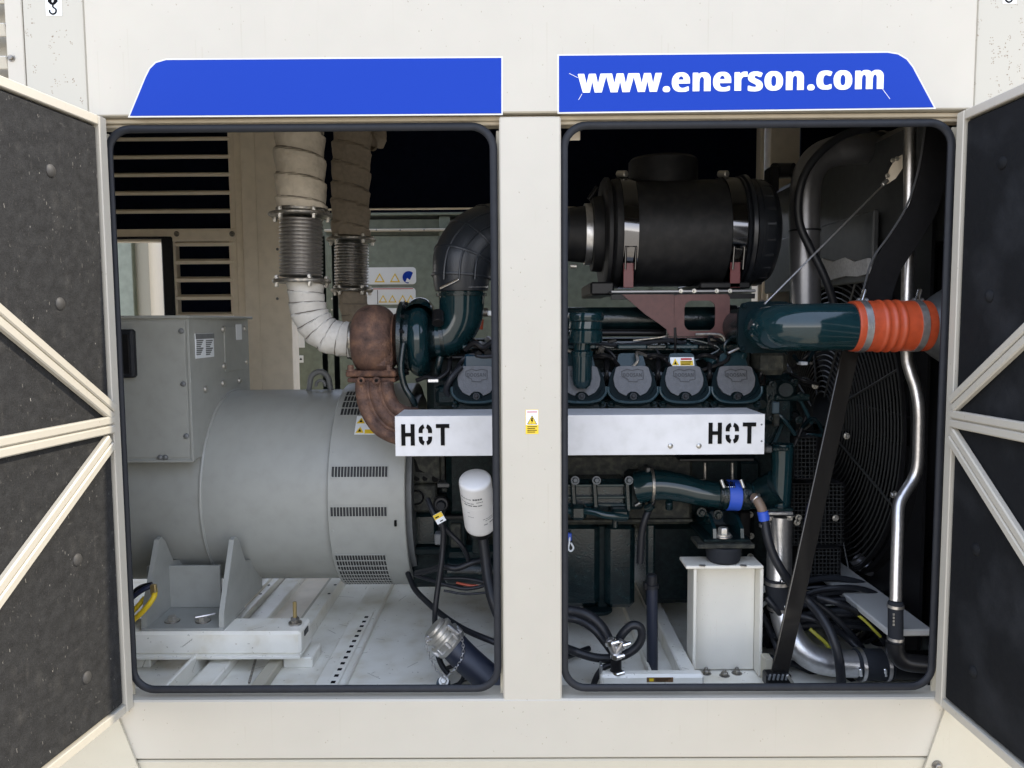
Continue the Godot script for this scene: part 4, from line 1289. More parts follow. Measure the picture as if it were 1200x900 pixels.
func build_engine() -> void:
	var en := thing("diesel_engine", "dark green V diesel engine with a row of grey-faced cylinder heads", "engine")
	var z := -0.45
	var cy := EYE - 0.594
	# crankcase and the valley between the banks
	put("crankcase", block(523, 482, 872, 606, -1.42, -0.64, 0.02), M.green_matt, en)
	put("valley", block(500, 404, 872, 492, -1.3, -0.60, 0.02), M.green_matt, en)
	put("far_bank", block(500, 396, 850, 470, -1.5, -1.2, 0.02), M.green_matt, en)
	put("valley_cover", block(505, 440, 890, 488, -0.7, -0.52, 0.01), M.green_matt, en)
	# cylinder heads
	var bs := Basis.from_euler(Vector3(deg_to_rad(-14), 0, 0))
	for u in [558.5, 620, 681, 741, 801.5, 862]:
		var c := at(u, 449, z)
		var s := mm(z)
		var xf := Transform3D(bs, c)
		var P := func(a: Array) -> PackedVector2Array:
			var o := PackedVector2Array()
			for q in a: o.push_back(Vector2(q[0], -q[1]) * s)
			return o
		var body := [[-19.5, -20.5], [19.5, -20.5], [26, -9], [28.5, 4], [28.5, 13], [22, 23], [11, 26.5], [-11, 26.5], [-22, 23], [-28.5, 13], [-28.5, 4], [-26, -9]]
		var hd := put("cylinder_head", Mb.new().prism(rounded(body, s), xf * Transform3D(Basis(), Vector3(0, 0, -0.14)), 0.14), M.head_body, en)
		var rimb := [[-23, 18], [-12, 25.5], [12, 25.5], [23, 18], [28.5, 7], [26.5, 4], [21, 14], [11, 20], [-11, 20], [-21, 14], [-26.5, 4], [-28.5, 7]]
		put("rim", Mb.new().prism(rounded(rimb, s), xf * Transform3D(Basis(), Vector3(0, 0, 0.0)), 0.014), M.head_body, hd)
		var ledge := []
		for q in [[-28.8, 5], [-28, 13], [-21, 20.5], [-11, 23], [0, 23.6], [11, 23], [21, 20.5], [28, 13], [28.8, 5]]: ledge.append(xf * Vector3(q[0] * s, -q[1] * s, 0.012))
		put("ledge", Mb.new().tube(ledge, 0.0045, 8, 5), M.green_lid, hd)
		put("foot_flange", Mb.new().prism(P.call([[-30, 22], [30, 22], [27, 31], [-27, 31]]), xf * Transform3D(Basis(), Vector3(0, 0, -0.1)), 0.085), M.green_matt, hd)
		var face := [[-18.5, -20], [18.5, -20], [22.5, -5], [21, 4], [16, 11.5], [8, 15.5], [6, 12.5], [2.5, 10.5], [-2.5, 10.5], [-6, 12.5], [-8, 15.5], [-16, 11.5], [-21, 4], [-22.5, -5]]
		var cv := put("cover_plate", Mb.new().prism(rounded(face, s), xf, 0.008), M.head_cover, hd, "grey cover plate with embossed shield emblem")
		put("boss", Mb.new().cyl(xf * Vector3(0, -16.5 * s, -0.005), xf * Vector3(0, -16.5 * s, 0.016), 5.2 * s, 20, 0.003), M.green, hd)
		put("bolt", Mb.new().hexbolt(xf * Vector3(0, -16.5 * s, 0.016), xf.basis.z, 2.6 * s, 0.007), M.black_paint, hd)
		# embossed shield and name
		var sh := [[-12.5, -13.5], [-6, -16], [0, -14.5], [6, -16], [12.5, -14.5], [12.5, -4], [6, -3], [5.5, -1], [-5, -1.5], [-5.5, -4], [-12.5, -8]]
		var outl := []
		for q in sh: outl.append(xf * Vector3(q[0] * s, -q[1] * s, 0.0085))
		put("emblem_outline", Mb.new().tube(outl, 0.0013, 4, 1, Vector2(1, 1), bs.z, true), M.cover_mark if M.has("cover_mark") else mat("cover_mark", lin(0.028, 0.03, 0.033), 0.5), cv)
		text("emblem_name", "DOOSAN", xf * Vector3(0, 9.2 * s, 0.0085), 22 * s, 4.6 * s, 0.002, bs, M.cover_mark, cv)
		# raised block behind the cover
		var rock := [[-16, -19.5], [16, -19.5], [17, -24], [14, -39], [-14, -39], [-17, -24]]
		put("rocker_housing", Mb.new().prism(rounded(rock, s), Transform3D(Basis.from_euler(Vector3(deg_to_rad(-24), 0, 0)), c + Vector3(0, -0.002, 0.0)) * Transform3D(Basis(), Vector3(0, 0, -0.15)), 0.148), M.green_lid, hd)
		put("rocker_lid", block(u - 17, 404, u + 17, 409, z - 0.2, z - 0.06, 0.005), M.green_lid, hd)
		for dx in [-27.0, 27.0]:
			put("bolt", Mb.new().hexbolt(at(u + dx, 441, z - 0.04), Vector3(0, 0.4, 1), 0.009, 0.016), M.green, hd)
			put("bolt", Mb.new().hexbolt(at(u + dx * 0.92, 474, z + 0.0), Vector3(0, 0.7, 1), 0.008, 0.014), M.green, hd)
			put("injector_pipe", Mb.new().tube([at(u + dx, 447, z - 0.03), at(u + dx * 1.12, 436, z - 0.01), at(u + dx * 1.15, 424, z - 0.06), at(u + dx * 1.0, 414, z - 0.16)], 0.0055, 8, 5), M.black_paint, hd)
		put("injector", Mb.new().cyl(at(u + 30.5, 452, z - 0.06), at(u + 30.5, 436, z - 0.08), 0.012, 14), M.black_paint, hd)
		put("port_pipe", Mb.new().cyl(at(u + 30.5, 474, z - 0.02), at(u + 30.5, 464, z - 0.08), 0.016, 14), M.green_matt, hd)
	# fuel rail and clutter above the heads
	for k in 5:
		var u := 588.0 + 60.5 * k
		put("cross_pipe", Mb.new().tube([at(u - 18, 422, -0.52), at(u - 4, 416, -0.49), at(u + 10, 421, -0.5), at(u + 16, 430, -0.47)], 0.007, 8, 5), M.black_paint, en)
		put("bracket", block(u - 12, 404, u + 12, 409, -0.62, -0.55, 0.003), M.green, en)
	put("fuel_rail", Mb.new().cyl(at(500, 409, -0.6), at(870, 409, -0.6), 0.016, 16), M.green, en)
	put("fuel_rail", Mb.new().cyl(at(500, 419, -0.55), at(870, 419, -0.55), 0.008, 12), M.black_paint, en)
	put("loop_pipe", Mb.new().tube([at(815, 392, -0.5), at(838, 391.5, -0.5), at(847, 394, -0.5), at(850, 402, -0.5), at(850, 412, -0.52)], 0.0042, 8, 5), M.steel_dull, en)
	put("loop_pipe", Mb.new().tube([at(791, 384, -0.47), at(791.5, 400, -0.47), at(791, 414, -0.5)], 0.0042, 8, 4), M.black_paint, en)
	put("lifting_bracket", block(846, 403, 876, 412, -0.6, -0.5, 0.004), M.green, en)
	put("clip", Mb.new().cyl(at(853, 414, -0.47), at(868, 407, -0.47), 0.004, 8), M.steel, en)
	put("lifting_bracket", block(872, 405, 880, 432, -0.58, -0.52, 0.004), M.green_matt, en)
	# upper pipes behind the brown bracket
	put("air_pipe", Mb.new().cyl(at(600, 374, -0.68), at(890, 373, -0.68), 13.5 * mm(-0.68), 28), M.green, en)
	put("pipe_sleeve", Mb.new().cyl(at(840, 373, -0.68), at(862, 373, -0.68), 15.5 * mm(-0.68), 28), M.hose, en)
	put("pipe_sleeve", Mb.new().cyl(at(866, 372, -0.66), at(884, 372, -0.66), 11 * mm(-0.66), 24), M.green_pipe, en)
	put("return_pipe", Mb.new().cyl(at(600, 390, -0.62), at(780, 390, -0.62), 0.012, 14), M.black_paint, en)
	put("wire_loom", Mb.new().tube(path([[610, 404, -0.56], [680, 401, -0.56], [730, 405, -0.55], [780, 399, -0.55], [810, 403, -0.56], [870, 401, -0.6]]), 0.007, 8), M.hose_matt, en)
	put("thin_pipe", Mb.new().tube(path([[742, 399, -0.54], [760, 397, -0.54], [780, 394, -0.53], [783, 390, -0.55]]), 0.003, 6), M.steel_dull, en)
	# filler neck at the left edge of the second opening
	var fz := -0.42
	var fo := at(686, 408, fz)
	var s := mm(fz)
	put("filler_cap", Mb.new().lathe(Vector3(fo.x, 0, fz), Vector3.UP, [Vector2(0, at(686, 376, fz).y), Vector2(20 * s, at(686, 376, fz).y), Vector2(21.5 * s, at(686, 373.5, fz).y), Vector2(21.5 * s, at(686, 369, fz).y), Vector2(20 * s, at(686, 366.5, fz).y), Vector2(0, at(686, 365.5, fz).y)], 40), M.green_pipe, en)
	put("filler_neck", Mb.new().lathe(Vector3(fo.x, 0, fz), Vector3.UP, [Vector2(0, at(686, 402, fz).y), Vector2(18 * s, at(686, 402, fz).y), Vector2(20 * s, at(686, 399, fz).y), Vector2(20 * s, at(686, 388, fz).y), Vector2(18.5 * s, at(686, 386.5, fz).y), Vector2(20 * s, at(686, 385, fz).y), Vector2(19.5 * s, at(686, 377, fz).y), Vector2(0, at(686, 376, fz).y)], 40), M.green_pipe, en)
	put("filler_tube", Mb.new().lathe(Vector3(at(682, 408, fz).x, 0, fz), Vector3.UP, [Vector2(0, at(682, 455, fz).y), Vector2(6 * s, at(682, 455, fz).y), Vector2(10 * s, at(682, 451, fz).y), Vector2(11.5 * s, at(682, 444, fz).y), Vector2(11.5 * s, at(682, 418, fz).y), Vector2(13 * s, at(682, 416, fz).y), Vector2(13 * s, at(682, 412, fz).y), Vector2(10 * s, at(682, 410, fz).y), Vector2(10 * s, at(682, 402, fz).y), Vector2(0, at(682, 402, fz).y)], 28), M.green_pipe, en)
	# lower side of the block in the second opening
	put("block_side", block(600, 532, 812, 616, -1.0, -0.585, 0.01), M.block_grey, en)
	put("block_rail", block(600, 608.5, 812, 613, -0.6, -0.565, 0.004), M.block_grey, en)
	var cl := put("oil_cooler", block(596, 562, 736, 600, -0.62, -0.50, 0.015), M.green, en)
	for w in [567, 581, 590]: put("fin", block(600, w, 734, w + 4.5, -0.5, -0.488, 0.004), M.green_pipe, cl)
	for u in [622, 648, 672, 697, 735]:
		put("bracket", Mb.new().box(at(u, 580, -0.485), Vector3(0.016, 0.10, 0.035), Basis.from_euler(Vector3(0, 0, 0.06)), 0.005), M.green, cl)
		put("nut", Mb.new().hexbolt(at(u + 2, 563, -0.468), Vector3(0, 0.2, 1), 0.009, 0.016), M.green, cl)
	put("feed_pipe", Mb.new().tube(path([[600, 597, -0.47], [660, 598, -0.47], [690, 599, -0.46], [712, 604, -0.45], [735, 605, -0.46]]), 0.012, 12), M.green_pipe, cl)
	put("valve_body", block(668, 592, 688, 611, -0.55, -0.45, 0.012), M.green, cl)
	put("valve_body", block(716, 597, 738, 612, -0.55, -0.45, 0.012), M.green, cl)
	put("spout", Mb.new().cyl(at(721, 618, -0.48), at(721, 604, -0.48), 0.010, 12), M.green, cl)
	put("cooler_end", block(736, 556, 757, 598, -0.62, -0.49, 0.02), M.green_matt, en)
	for p in [[746, 577, 757, 571], [744, 593, 754, 587]]:
		put("clip", Mb.new().cyl(at(p[0], p[1], -0.48), at(p[2], p[3], -0.48), 0.004, 8), M.steel_dull, en)
	put("stay_plate", block(757, 548, 763, 576, -0.53, -0.47, 0.003), M.tank_grey, en)
	for k in 12:
		var u := 604.0 + 17.0 * k
		put("bolt", Mb.new().hexbolt(at(u, 545 + 6 * (k % 2), -0.60), Vector3(0, 0, 1), 0.010, 0.014), M.green_matt, en)
	for u in [826, 858]:
		put("stay_rod", Mb.new().cyl(at(u, 542, -0.52), at(u + 0.5, 572, -0.52), 0.0055, 10), M.steel_dull, en)
	put("pump_rail", block(796, 537, 884, 541, -0.6, -0.47, 0.004), M.black_paint, en)
	put("side_cover", block(815, 540, 892, 600, -1.0, -0.66, 0.01), M.green_matt, en)
	# oil sump
	var sp := put("sump", block(596, 613, 703.5, 714, -1.35, -0.60, 0.02), M.green, en)
	put("sump_panel", block(709, 614, 745, 714, -1.35, -0.597, 0.018), M.green, sp)
	put("sump_neck", block(700, 616, 712, 712, -1.35, -0.625, 0.004), M.green_matt, sp)
	put("sump_step", block(760, 613, 840, 709, -1.35, -0.72, 0.02), M.green_matt, sp)
	put("sump_bead", block(757, 614, 768, 712, -1.35, -0.605, 0.016), M.green, sp)
	put("drain_boss", Mb.new().cyl(at(700, 716, -0.62), at(700, 712, -0.62), 0.05, 24, 0.004), M.green_matt, sp)
	# flywheel side in the first opening
	put("flywheel_housing", block(479, 530, 560, 690, -1.4, -0.77, 0.02), M.green_matt, en)
	var gp := put("gauge_plate", block(482, 524, 516.5, 567, -0.77, -0.705, 0.006), M.block_grey, en)
	for p in [[488.5, 560.5, 3.4], [498, 560.5, 3.2], [510, 561, 4.2]]:
		put("hole", Mb.new().cyl(at(p[0], p[1], -0.7055), at(p[0], p[1], -0.704), p[2] * mm(-0.705), 18, 0.0), M.black_ink, gp)
	put("slot", Mb.new().prism(poly_at([[484.5, 536], [488, 541], [491, 550], [498, 554], [487, 553]], -0.7045), flat_at(Vector3(0, 0, -0.7052)), 0.0012), M.black_ink, gp)
	put("plate_lip", block(517, 524, 521, 567, -0.77, -0.698, 0.002), M.block_grey, en)
	var ip := put("inspection_plate", block(476, 568, 512, 600, -0.77, -0.715, 0.006), M.block_grey, en)
	put("plug_ring", Mb.new().lathe(at(488, 582.5, -0.715), Vector3(0, 0, 1), [Vector2(8 * mm(-0.71), 0), Vector2(9.2 * mm(-0.71), 0.004), Vector2(8 * mm(-0.71), 0.008), Vector2(7 * mm(-0.71), 0.004)], 30), M.black_paint, ip)
	put("plug", Mb.new().cyl(at(488, 582.5, -0.715), at(488, 582.5, -0.711), 7.4 * mm(-0.71), 26, 0.002), M.block_grey, ip)
	put("lower_cover", block(482, 602, 512, 641, -0.81, -0.75, 0.012), M.green, en)
	put("cover_ledge", block(478, 642, 518, 651, -0.81, -0.72, 0.008), M.green_matt, en)
	put("bracket_plate", block(512, 566, 537, 572, -0.77, -0.65, 0.004), M.tank_grey, en)
	put("bracket_plate", block(518, 572, 524, 577, -0.77, -0.648, 0.003), M.block_grey, en)
	put("sensor", Mb.new().cyl(at(517, 587, -0.75), at(517, 591, -0.6), 9.5 * mm(-0.65), 22, 0.006), M.black_paint, en)
	put("sensor_cap", Mb.new().lathe(at(517, 592, -0.6), Vector3(0, 0, 1), [Vector2(0, 0), Vector2(0.017, 0), Vector2(0.013, 0.012), Vector2(0, 0.012)], 18), M.rubber, en)
	put("connector", block(509, 626, 521, 639, -0.68, -0.63, 0.004), M.grey_dark, en)
	put("relay_box", block(524, 602, 546, 640, -0.75, -0.67, 0.006), M.green_matt, en)
	put("rib_plate", block(528, 614, 540, 642, -0.67, -0.655, 0.004), M.block_grey, en)
	put("rail_bracket", block(520, 604, 548, 609, -0.71, -0.64, 0.004), M.black_paint, en)
	put("lower_block", block(520, 640, 600, 682, -1.1, -0.69, 0.02), M.green, en)
	put("starter", Mb.new().cyl(at(522, 668, -0.7), at(600, 668, -0.7), 0.048, 28, 0.01), M.green, en)
	# small things round the compressor
	put("junction_box", block(544, 415, 590, 436, -0.62, -0.46, 0.006), M.green_blue if M.has("green_blue") else mat("green_blue", lin(0.008, 0.03, 0.05), 0.35), en)
	put("actuator", Mb.new().cyl(at(513, 379, -0.46), at(513, 366, -0.49), 0.018, 18), M.black_paint, en)
	put("actuator_rod", Mb.new().tube(path([[516, 418, -0.45], [514, 428, -0.45], [513, 436, -0.47]]), 0.011, 10), M.green, en)
	put("oil_line", Mb.new().tube(path([[473, 402, -0.43], [470, 430, -0.42], [474, 452, -0.42], [482, 466, -0.42], [486, 474, -0.44]]), 0.010, 12), M.green, en)
	put("oil_line", Mb.new().tube(path([[488, 446, -0.46], [500, 442, -0.45], [512, 444, -0.44], [524, 436, -0.45], [527, 424, -0.47]]), 0.007, 10), M.black_paint, en)
	put("oil_line", Mb.new().tube(path([[531, 470, -0.46], [523, 458, -0.44], [528, 444, -0.43], [540, 430, -0.45]]), 0.010, 10), M.hose, en)
	put("hose_clip", block(501, 444, 514, 448.5, -0.46, -0.43, 0.002), M.alu, en)
	put("oil_housing", block(510, 455, 536, 476, -0.6, -0.44, 0.012), M.green_matt, en)
	put("fitting", Mb.new().lathe(at(523, 458, -0.47), Vector3.UP, [Vector2(0, 0), Vector2(0.032, 0), Vector2(0.034, 0.01), Vector2(0.022, 0.018), Vector2(0, 0.02)], 22), M.green, en)
	put("red_tube", Mb.new().cyl(at(562, 386, -0.62), at(563, 374, -0.62), 0.011, 14), M.orange, en)
	put("white_plug", block(571, 364, 577, 370, -0.62, -0.58, 0.003), M.paper, en)
	put("fitting", Mb.new().cyl(at(560, 366, -0.6), at(572, 366, -0.6), 0.014, 14), M.steel_dull, en)
	for p in [[553, 400], [563, 404], [572, 398], [567, 410], [556, 412]]:
		put("fitting", Mb.new().cyl(at(p[0], p[1], -0.56), at(p[0] + 5, p[1] + 4, -0.46), 0.012, 12), M.black_paint, en)
	put("loom", Mb.new().tube(path([[545, 410, -0.47], [556, 402, -0.45], [566, 407, -0.45], [580, 401, -0.46], [600, 410, -0.46]]), 0.008, 8), M.black_paint, en)
	put("loom", Mb.new().tube(path([[534, 440, -0.5], [540, 424, -0.47], [552, 416, -0.47], [566, 418, -0.46], [590, 416, -0.46]]), 0.006, 8), M.hose, en)
	# small fittings, clips and looms crowded over and between the heads
	var r3 := RandomNumberGenerator.new()
	r3.seed = 21
	for k in 44:
		var u := r3.randf_range(600, 890)
		var w := r3.randf_range(397, 424)
		var zz := r3.randf_range(-0.62, -0.50)
		var m: Material = [M.green, M.black_paint, M.head_body, M.green_lid, M.steel_dull, M.hose_matt][r3.randi() % 6]
		var q := at(u, w, zz)
		match k % 4:
			0: put("fitting", Mb.new().hexbolt(q, Vector3(r3.randf_range(-0.4, 0.4), 1, 0.5), 0.010, 0.026), m, en)
			1: put("clip", Mb.new().box(q, Vector3(0.03, 0.012, 0.016), Basis.from_euler(Vector3(0, 0, r3.randf_range(-0.5, 0.5))), 0.003), m, en)
			2: put("thin_pipe", Mb.new().tube([q, q + Vector3(r3.randf_range(-0.05, 0.05), 0.02, 0.03), q + Vector3(r3.randf_range(-0.1, 0.1), -0.01, 0.05), q + Vector3(r3.randf_range(-0.12, 0.12), -0.05, 0.04)], 0.0035 + 0.003 * r3.randf(), 8, 5), m, en)
			3: put("union", Mb.new().cyl(q, q + Vector3(0.02, r3.randf_range(-0.02, 0.02), 0.03), 0.011, 12), m, en)
	for k in 26:
		var u := r3.randf_range(888, 944)
		var w := r3.randf_range(415, 520)
		var q := at(u, w, r3.randf_range(-0.70, -0.58))
		var m: Material = [M.green, M.black_paint, M.head_body, M.green_lid, M.tank_grey][r3.randi() % 5]
		if k % 2: put("fitting", Mb.new().hexbolt(q, Vector3(0.2, 0.2, 1), 0.011, 0.02), m, en)
		else: put("thin_pipe", Mb.new().tube([q, q + Vector3(0.03, r3.randf_range(-0.05, 0.05), 0.03), q + Vector3(0.08, r3.randf_range(-0.1, 0.1), 0.02)], 0.006, 8, 5), m, en)
	put("lamp_fitting", block(939, 424, 947, 428, -0.6, -0.56, 0.002), M.paper, en)
	put("lamp_fitting", block(949, 424, 953, 428, -0.6, -0.565, 0.002), M.chrome, en)
	# gear case at the fan end
	put("gear_case", block(872, 436, 938, 532, -1.2, -0.62, 0.03), M.green, en)
	put("gear_cover", block(892, 446, 932, 498, -0.64, -0.57, 0.02), M.green, en)
	put("case_boss", Mb.new().cyl(at(921, 457, -0.58), at(921, 457, -0.55), 0.028, 24, 0.006), M.green_matt, en)
	put("case_step", block(908, 462, 950, 470, -0.64, -0.56, 0.008), M.green, en)
	for p in [[905, 451], [931, 448], [902, 466], [938, 463], [905, 490], [936, 492]]:
		put("bolt", Mb.new().hexbolt(at(p[0], p[1], -0.57), Vector3(0, 0, 1), 0.008, 0.014), M.green, en)
	put("tag_strip", block(907, 485, 914, 500, -0.57, -0.545, 0.003), M.block_grey, en)
	put("strip_foot", block(905, 471, 914, 485, -0.57, -0.545, 0.003), M.clamp_dark if M.has("clamp_dark") else mat("clamp_dark", lin(0.05, 0.08, 0.1), 0.4), en)
	put("front_pulley", Mb.new().cyl(at(925, 600, -0.95), at(950, 600, -0.95), 0.16, 40, 0.01), M.black_paint, en)
	put("crank_case_front", block(872, 520, 925, 690, -1.3, -0.70, 0.03), M.green_matt, en)
	# water outlet: vertical casting with a flange
	var wz := -0.42
	put("water_outlet", Mb.new().lathe(Vector3(at(916, 560, wz).x, 0, wz), Vector3.UP, [Vector2(0, at(916, 597, wz).y), Vector2(0.027, at(916, 597, wz).y), Vector2(0.030, at(916, 575, wz).y), Vector2(0.031, at(916, 538, wz).y), Vector2(0.033, at(916, 530, wz).y), Vector2(0.033, at(916, 520, wz).y), Vector2(0, at(916, 519, wz).y)], 28), M.green_pipe, en)
	put("outlet_flange", block(898, 596, 930, 599.5, wz - 0.05, wz + 0.045, 0.004), M.green, en)
	put("outlet_plate", block(899, 600, 930, 604, wz - 0.05, wz + 0.048, 0.002), M.alu, en)
	put("outlet_ear", block(897, 523, 906, 531, wz - 0.03, wz + 0.03, 0.004), M.tank_grey, en)
	put("outlet_ear", block(906, 524, 925, 529, wz - 0.03, wz + 0.04, 0.004), M.green, en)
	for p in [[901, 604.5], [926, 604]]:
		put("bolt", Mb.new().hexbolt(at(p[0], p[1], wz + 0.035), Vector3(0, -1, 0), 0.009, 0.014), M.zinc, en)
	put("elbow_casting", Mb.new().tube(path([[884, 585, -0.47], [893, 580, -0.46], [905, 574, -0.44], [914, 570, wz]]), func(t): return lerpf(0.05, 0.055, t), 26), M.green, en)
	# water pipe across the block
	var wp := put("water_pipe", Mb.new().tube(path([[748, 571, -0.50], [770, 568, -0.48], [795, 571, -0.47], [820, 577, -0.46], [845, 580, -0.46], [884, 581, -0.46]]), func(t): return lerpf(0.052, 0.041, minf(1.0, t * 1.6)), 30), M.green_pipe, en)
	put("pipe_nipple", Mb.new().cyl(at(784, 588, -0.46), at(784, 596, -0.47), 0.012, 14), M.green, wp)
	put("hose_sleeve", Mb.new().cyl(at(840, 579.5, -0.46), at(878, 581, -0.46), 0.0445, 30, 0.003), M.green, wp)
	put("blue_clamp", Mb.new().cyl(at(851, 580, -0.46), at(866, 580.5, -0.46), 0.0475, 32, 0.002), M.clamp_blue, wp, "bright blue hose clamp band")
	for u in [851.5, 853.5, 856, 858, 860.5]:
		put("clamp_tooth", Mb.new().cyl(at(u, 564 + absf(u - 856) * 0.3, -0.435), at(u + 0.4, 571, -0.412), 0.0022, 6), M.chrome, wp)
	for u in [846, 869]:
		put("clamp_bolt", Mb.new().cyl(at(u - 1, 562, -0.42), at(u + 3, 572, -0.41), 0.0055, 10), M.zinc, wp)
		put("clamp_band", Mb.new().lathe(at(u, 580, -0.46), Vector3(1, 0, 0), [Vector2(0.043, -0.005), Vector2(0.047, -0.005), Vector2(0.047, 0.005), Vector2(0.043, 0.005)], 30), M.green, wp)
	put("pipe_clamp", Mb.new().lathe(at(763, 568, -0.485), Vector3(1, 0, 0), [Vector2(0.05, -0.004), Vector2(0.056, -0.004), Vector2(0.056, 0.004), Vector2(0.05, 0.004)], 30), M.steel_dull, wp)
	# lanyard in the corner and the warning card on the third head
	put("lanyard", Mb.new().tube(path([[668, 627, -0.58], [667, 637, -0.57], [666, 643, -0.57], [669, 646, -0.57], [672, 642, -0.57], [669, 636, -0.57]]), 0.003, 6), M.paper, en)
	put("lanyard_crimp", block(665.5, 625, 670, 634, -0.59, -0.575, 0.002), M.clamp_blue, en)
	var hc := at(801.5, 449, z)
	var cb := Basis.from_euler(Vector3(deg_to_rad(-24), 0, 0))
	var k0 := mm(z)
	var flat := func(x0: float, y0: float, x1: float, y1: float, z0: float, z1: float) -> Mb:      # a rectangle on the sloping housing, in pixels of the survey
		return Mb.new().box(hc + cb * Vector3((x0 + x1) * 0.5 * k0, -(y0 + y1) * 0.5 * k0, (z0 + z1) * 0.5), Vector3((x1 - x0) * k0, (y1 - y0) * k0, z1 - z0), cb, 0.0)
	var wc := put("warning_card", flat.call(-14, -32.5, 14, -21, -0.006, 0.001), M.paper, en)
	put("yellow_field", flat.call(-2.5, -28, 12.5, -22, 0.0008, 0.0018), M.yellow, wc)
	put("red_heading", flat.call(-1.5, -31.3, 11.5, -29, 0.0008, 0.0016), M.red, wc)
	var tx := Transform3D(cb, hc)
	put("triangle", Mb.new().prism(PackedVector2Array([Vector2(-12.5, 22.4) * k0, Vector2(-4, 22.4) * k0, Vector2(-8.2, 31) * k0]), tx * Transform3D(Basis(), Vector3(0, 0, 0.0008)), 0.001), M.yellow, wc)
	put("triangle_mark", Mb.new().prism(PackedVector2Array([Vector2(-10, 23.4) * k0, Vector2(-6.5, 23.4) * k0, Vector2(-8.2, 27.6) * k0]), tx * Transform3D(Basis(), Vector3(0, 0, 0.0018)), 0.0006), M.black_ink, wc)
	for k in 3: put("print_line", flat.call(-1.5, -27 + k * 1.7, 11 - k, -26.2 + k * 1.7, 0.0016, 0.0024), M.black_ink, wc)

func stencil(s: String, centre: Vector3, h: float, parent: Node3D) -> void:
	# HOT in stencil letters, each letter with its bridges
	var t := 0.0022
	var st := h * 0.185
	var w := h * 0.62
	var gap := h * 0.185
	var total := w * 3 + gap * 2
	var x := centre.x - total / 2
	var add := func(a: float, b: float, c: float, d: float, nm: String):
		put(nm, Mb.new().span(Vector3(a, centre.y + c, centre.z), Vector3(b, centre.y + d, centre.z + t), 0.0), M.black_ink, parent)
	for ch in s:
		if ch == "H":
			add.call(x, x + st, -h / 2, h / 2, "letter_h_stem")
			add.call(x + w - st, x + w, -h / 2, h / 2, "letter_h_stem")
			add.call(x + st, x + w - st, -st * 0.42, st * 0.5, "letter_h_bar")
		elif ch == "O":
			var c := Vector2(x + w / 2, 0)
			for q in 4:
				# quarter arcs with bridges at the four compass points
				var pts := PackedVector2Array()
				var inner := PackedVector2Array()
				var sx: float = [1, -1, -1, 1][q]
				var sy: float = [1, 1, -1, -1][q]
				for k in 9:
					var a := lerpf(0.16, PI / 2 - 0.30, k / 8.0)
					pts.push_back(Vector2(x + w / 2 + sx * cos(a) * w * 0.5, centre.y + sy * (h * 0.5 - w * 0.5 + sin(a) * w * 0.5)))
					inner.push_back(Vector2(x + w / 2 + sx * cos(a) * (w * 0.5 - st), centre.y + sy * (h * 0.5 - w * 0.5 + sin(a) * (w * 0.5 - st))))
				pts.insert(0, Vector2(x + w / 2 + sx * w * 0.5, centre.y + sy * h * 0.085))
				inner.insert(0, Vector2(x + w / 2 + sx * (w * 0.5 - st), centre.y + sy * h * 0.085))
				inner.reverse()
				pts.append_array(inner)
				put("letter_o_quarter", Mb.new().prism(pts, flat_at(Vector3(0, 0, centre.z)), t), M.black_ink, parent)
		else:
			add.call(x, x + w, h / 2 - st, h / 2, "letter_t_bar")
			add.call(x + w / 2 - st / 2, x + w / 2 + st / 2, -h / 2, h / 2 - st - h * 0.0, "letter_t_stem")
		x += w + gap

func build_shield() -> void:
	var hs := thing("heat_shield", "long pale grey metal heat shield stencilled HOT at both ends", "heat shield")
	var z := -0.25
	var a := at(463.5, 535, z)
	var b := at(896.5, 486.5, z)
	var y0 := (at(463, 535, z).y + at(896, 532, z).y) / 2
	var y1 := (at(463, 478.5 + 8, z).y + at(896, 486.5, z).y) / 2
	put("front_plate", Mb.new().span(Vector3(a.x, y0, z - 0.003), Vector3(b.x, y1, z), 0.0008), M.shield, hs)
	put("top_plate", Mb.new().span(Vector3(a.x + 0.001, y1 - 0.003, z - 0.17), Vector3(b.x - 0.001, y1 - 0.0004, z - 0.0032), 0.0008), M.shield, hs)
	put("bottom_lip", Mb.new().span(Vector3(a.x + 0.001, y0, z - 0.02), Vector3(b.x - 0.001, y0 + 0.003, z - 0.0032), 0.0008), M.shield, hs)
	put("end_plate", Mb.new().span(Vector3(b.x - 0.003, y0 + 0.0035, z - 0.17), Vector3(b.x - 0.0005, y1 - 0.0035, z - 0.0034), 0.0005), M.shield, hs)
	put("end_plate", Mb.new().span(Vector3(a.x + 0.0005, y0 + 0.0035, z - 0.17), Vector3(a.x + 0.003, y1 - 0.0035, z - 0.0034), 0.0005), M.shield, hs)
	var c1 := at(498.5, 509.5, z)
	stencil("HOT", Vector3(c1.x, c1.y, z), 25.5 * mm(z), hs)
	var c2 := at(858, 507.5, z)
	stencil("HOT", Vector3(c2.x, c2.y, z), 25.0 * mm(z), hs)
	for p in [[785.5, 522.5], [819, 522.5]]:
		put("screw", Mb.new().lathe(at(p[0], p[1], z), Vector3(0, 0, 1), [Vector2(0.0075, 0), Vector2(0.0075, 0.002), Vector2(0.004, 0.005), Vector2(0, 0.0055)], 16), M.zinc, hs)
	for p in [[892.5, 497.5], [892.5, 517]]:
		put("rivet", Mb.new().lathe(at(p[0], p[1], z), Vector3(0, 0, 1), [Vector2(0.003, 0), Vector2(0, 0.002)], 10), M.grey_dark, hs)

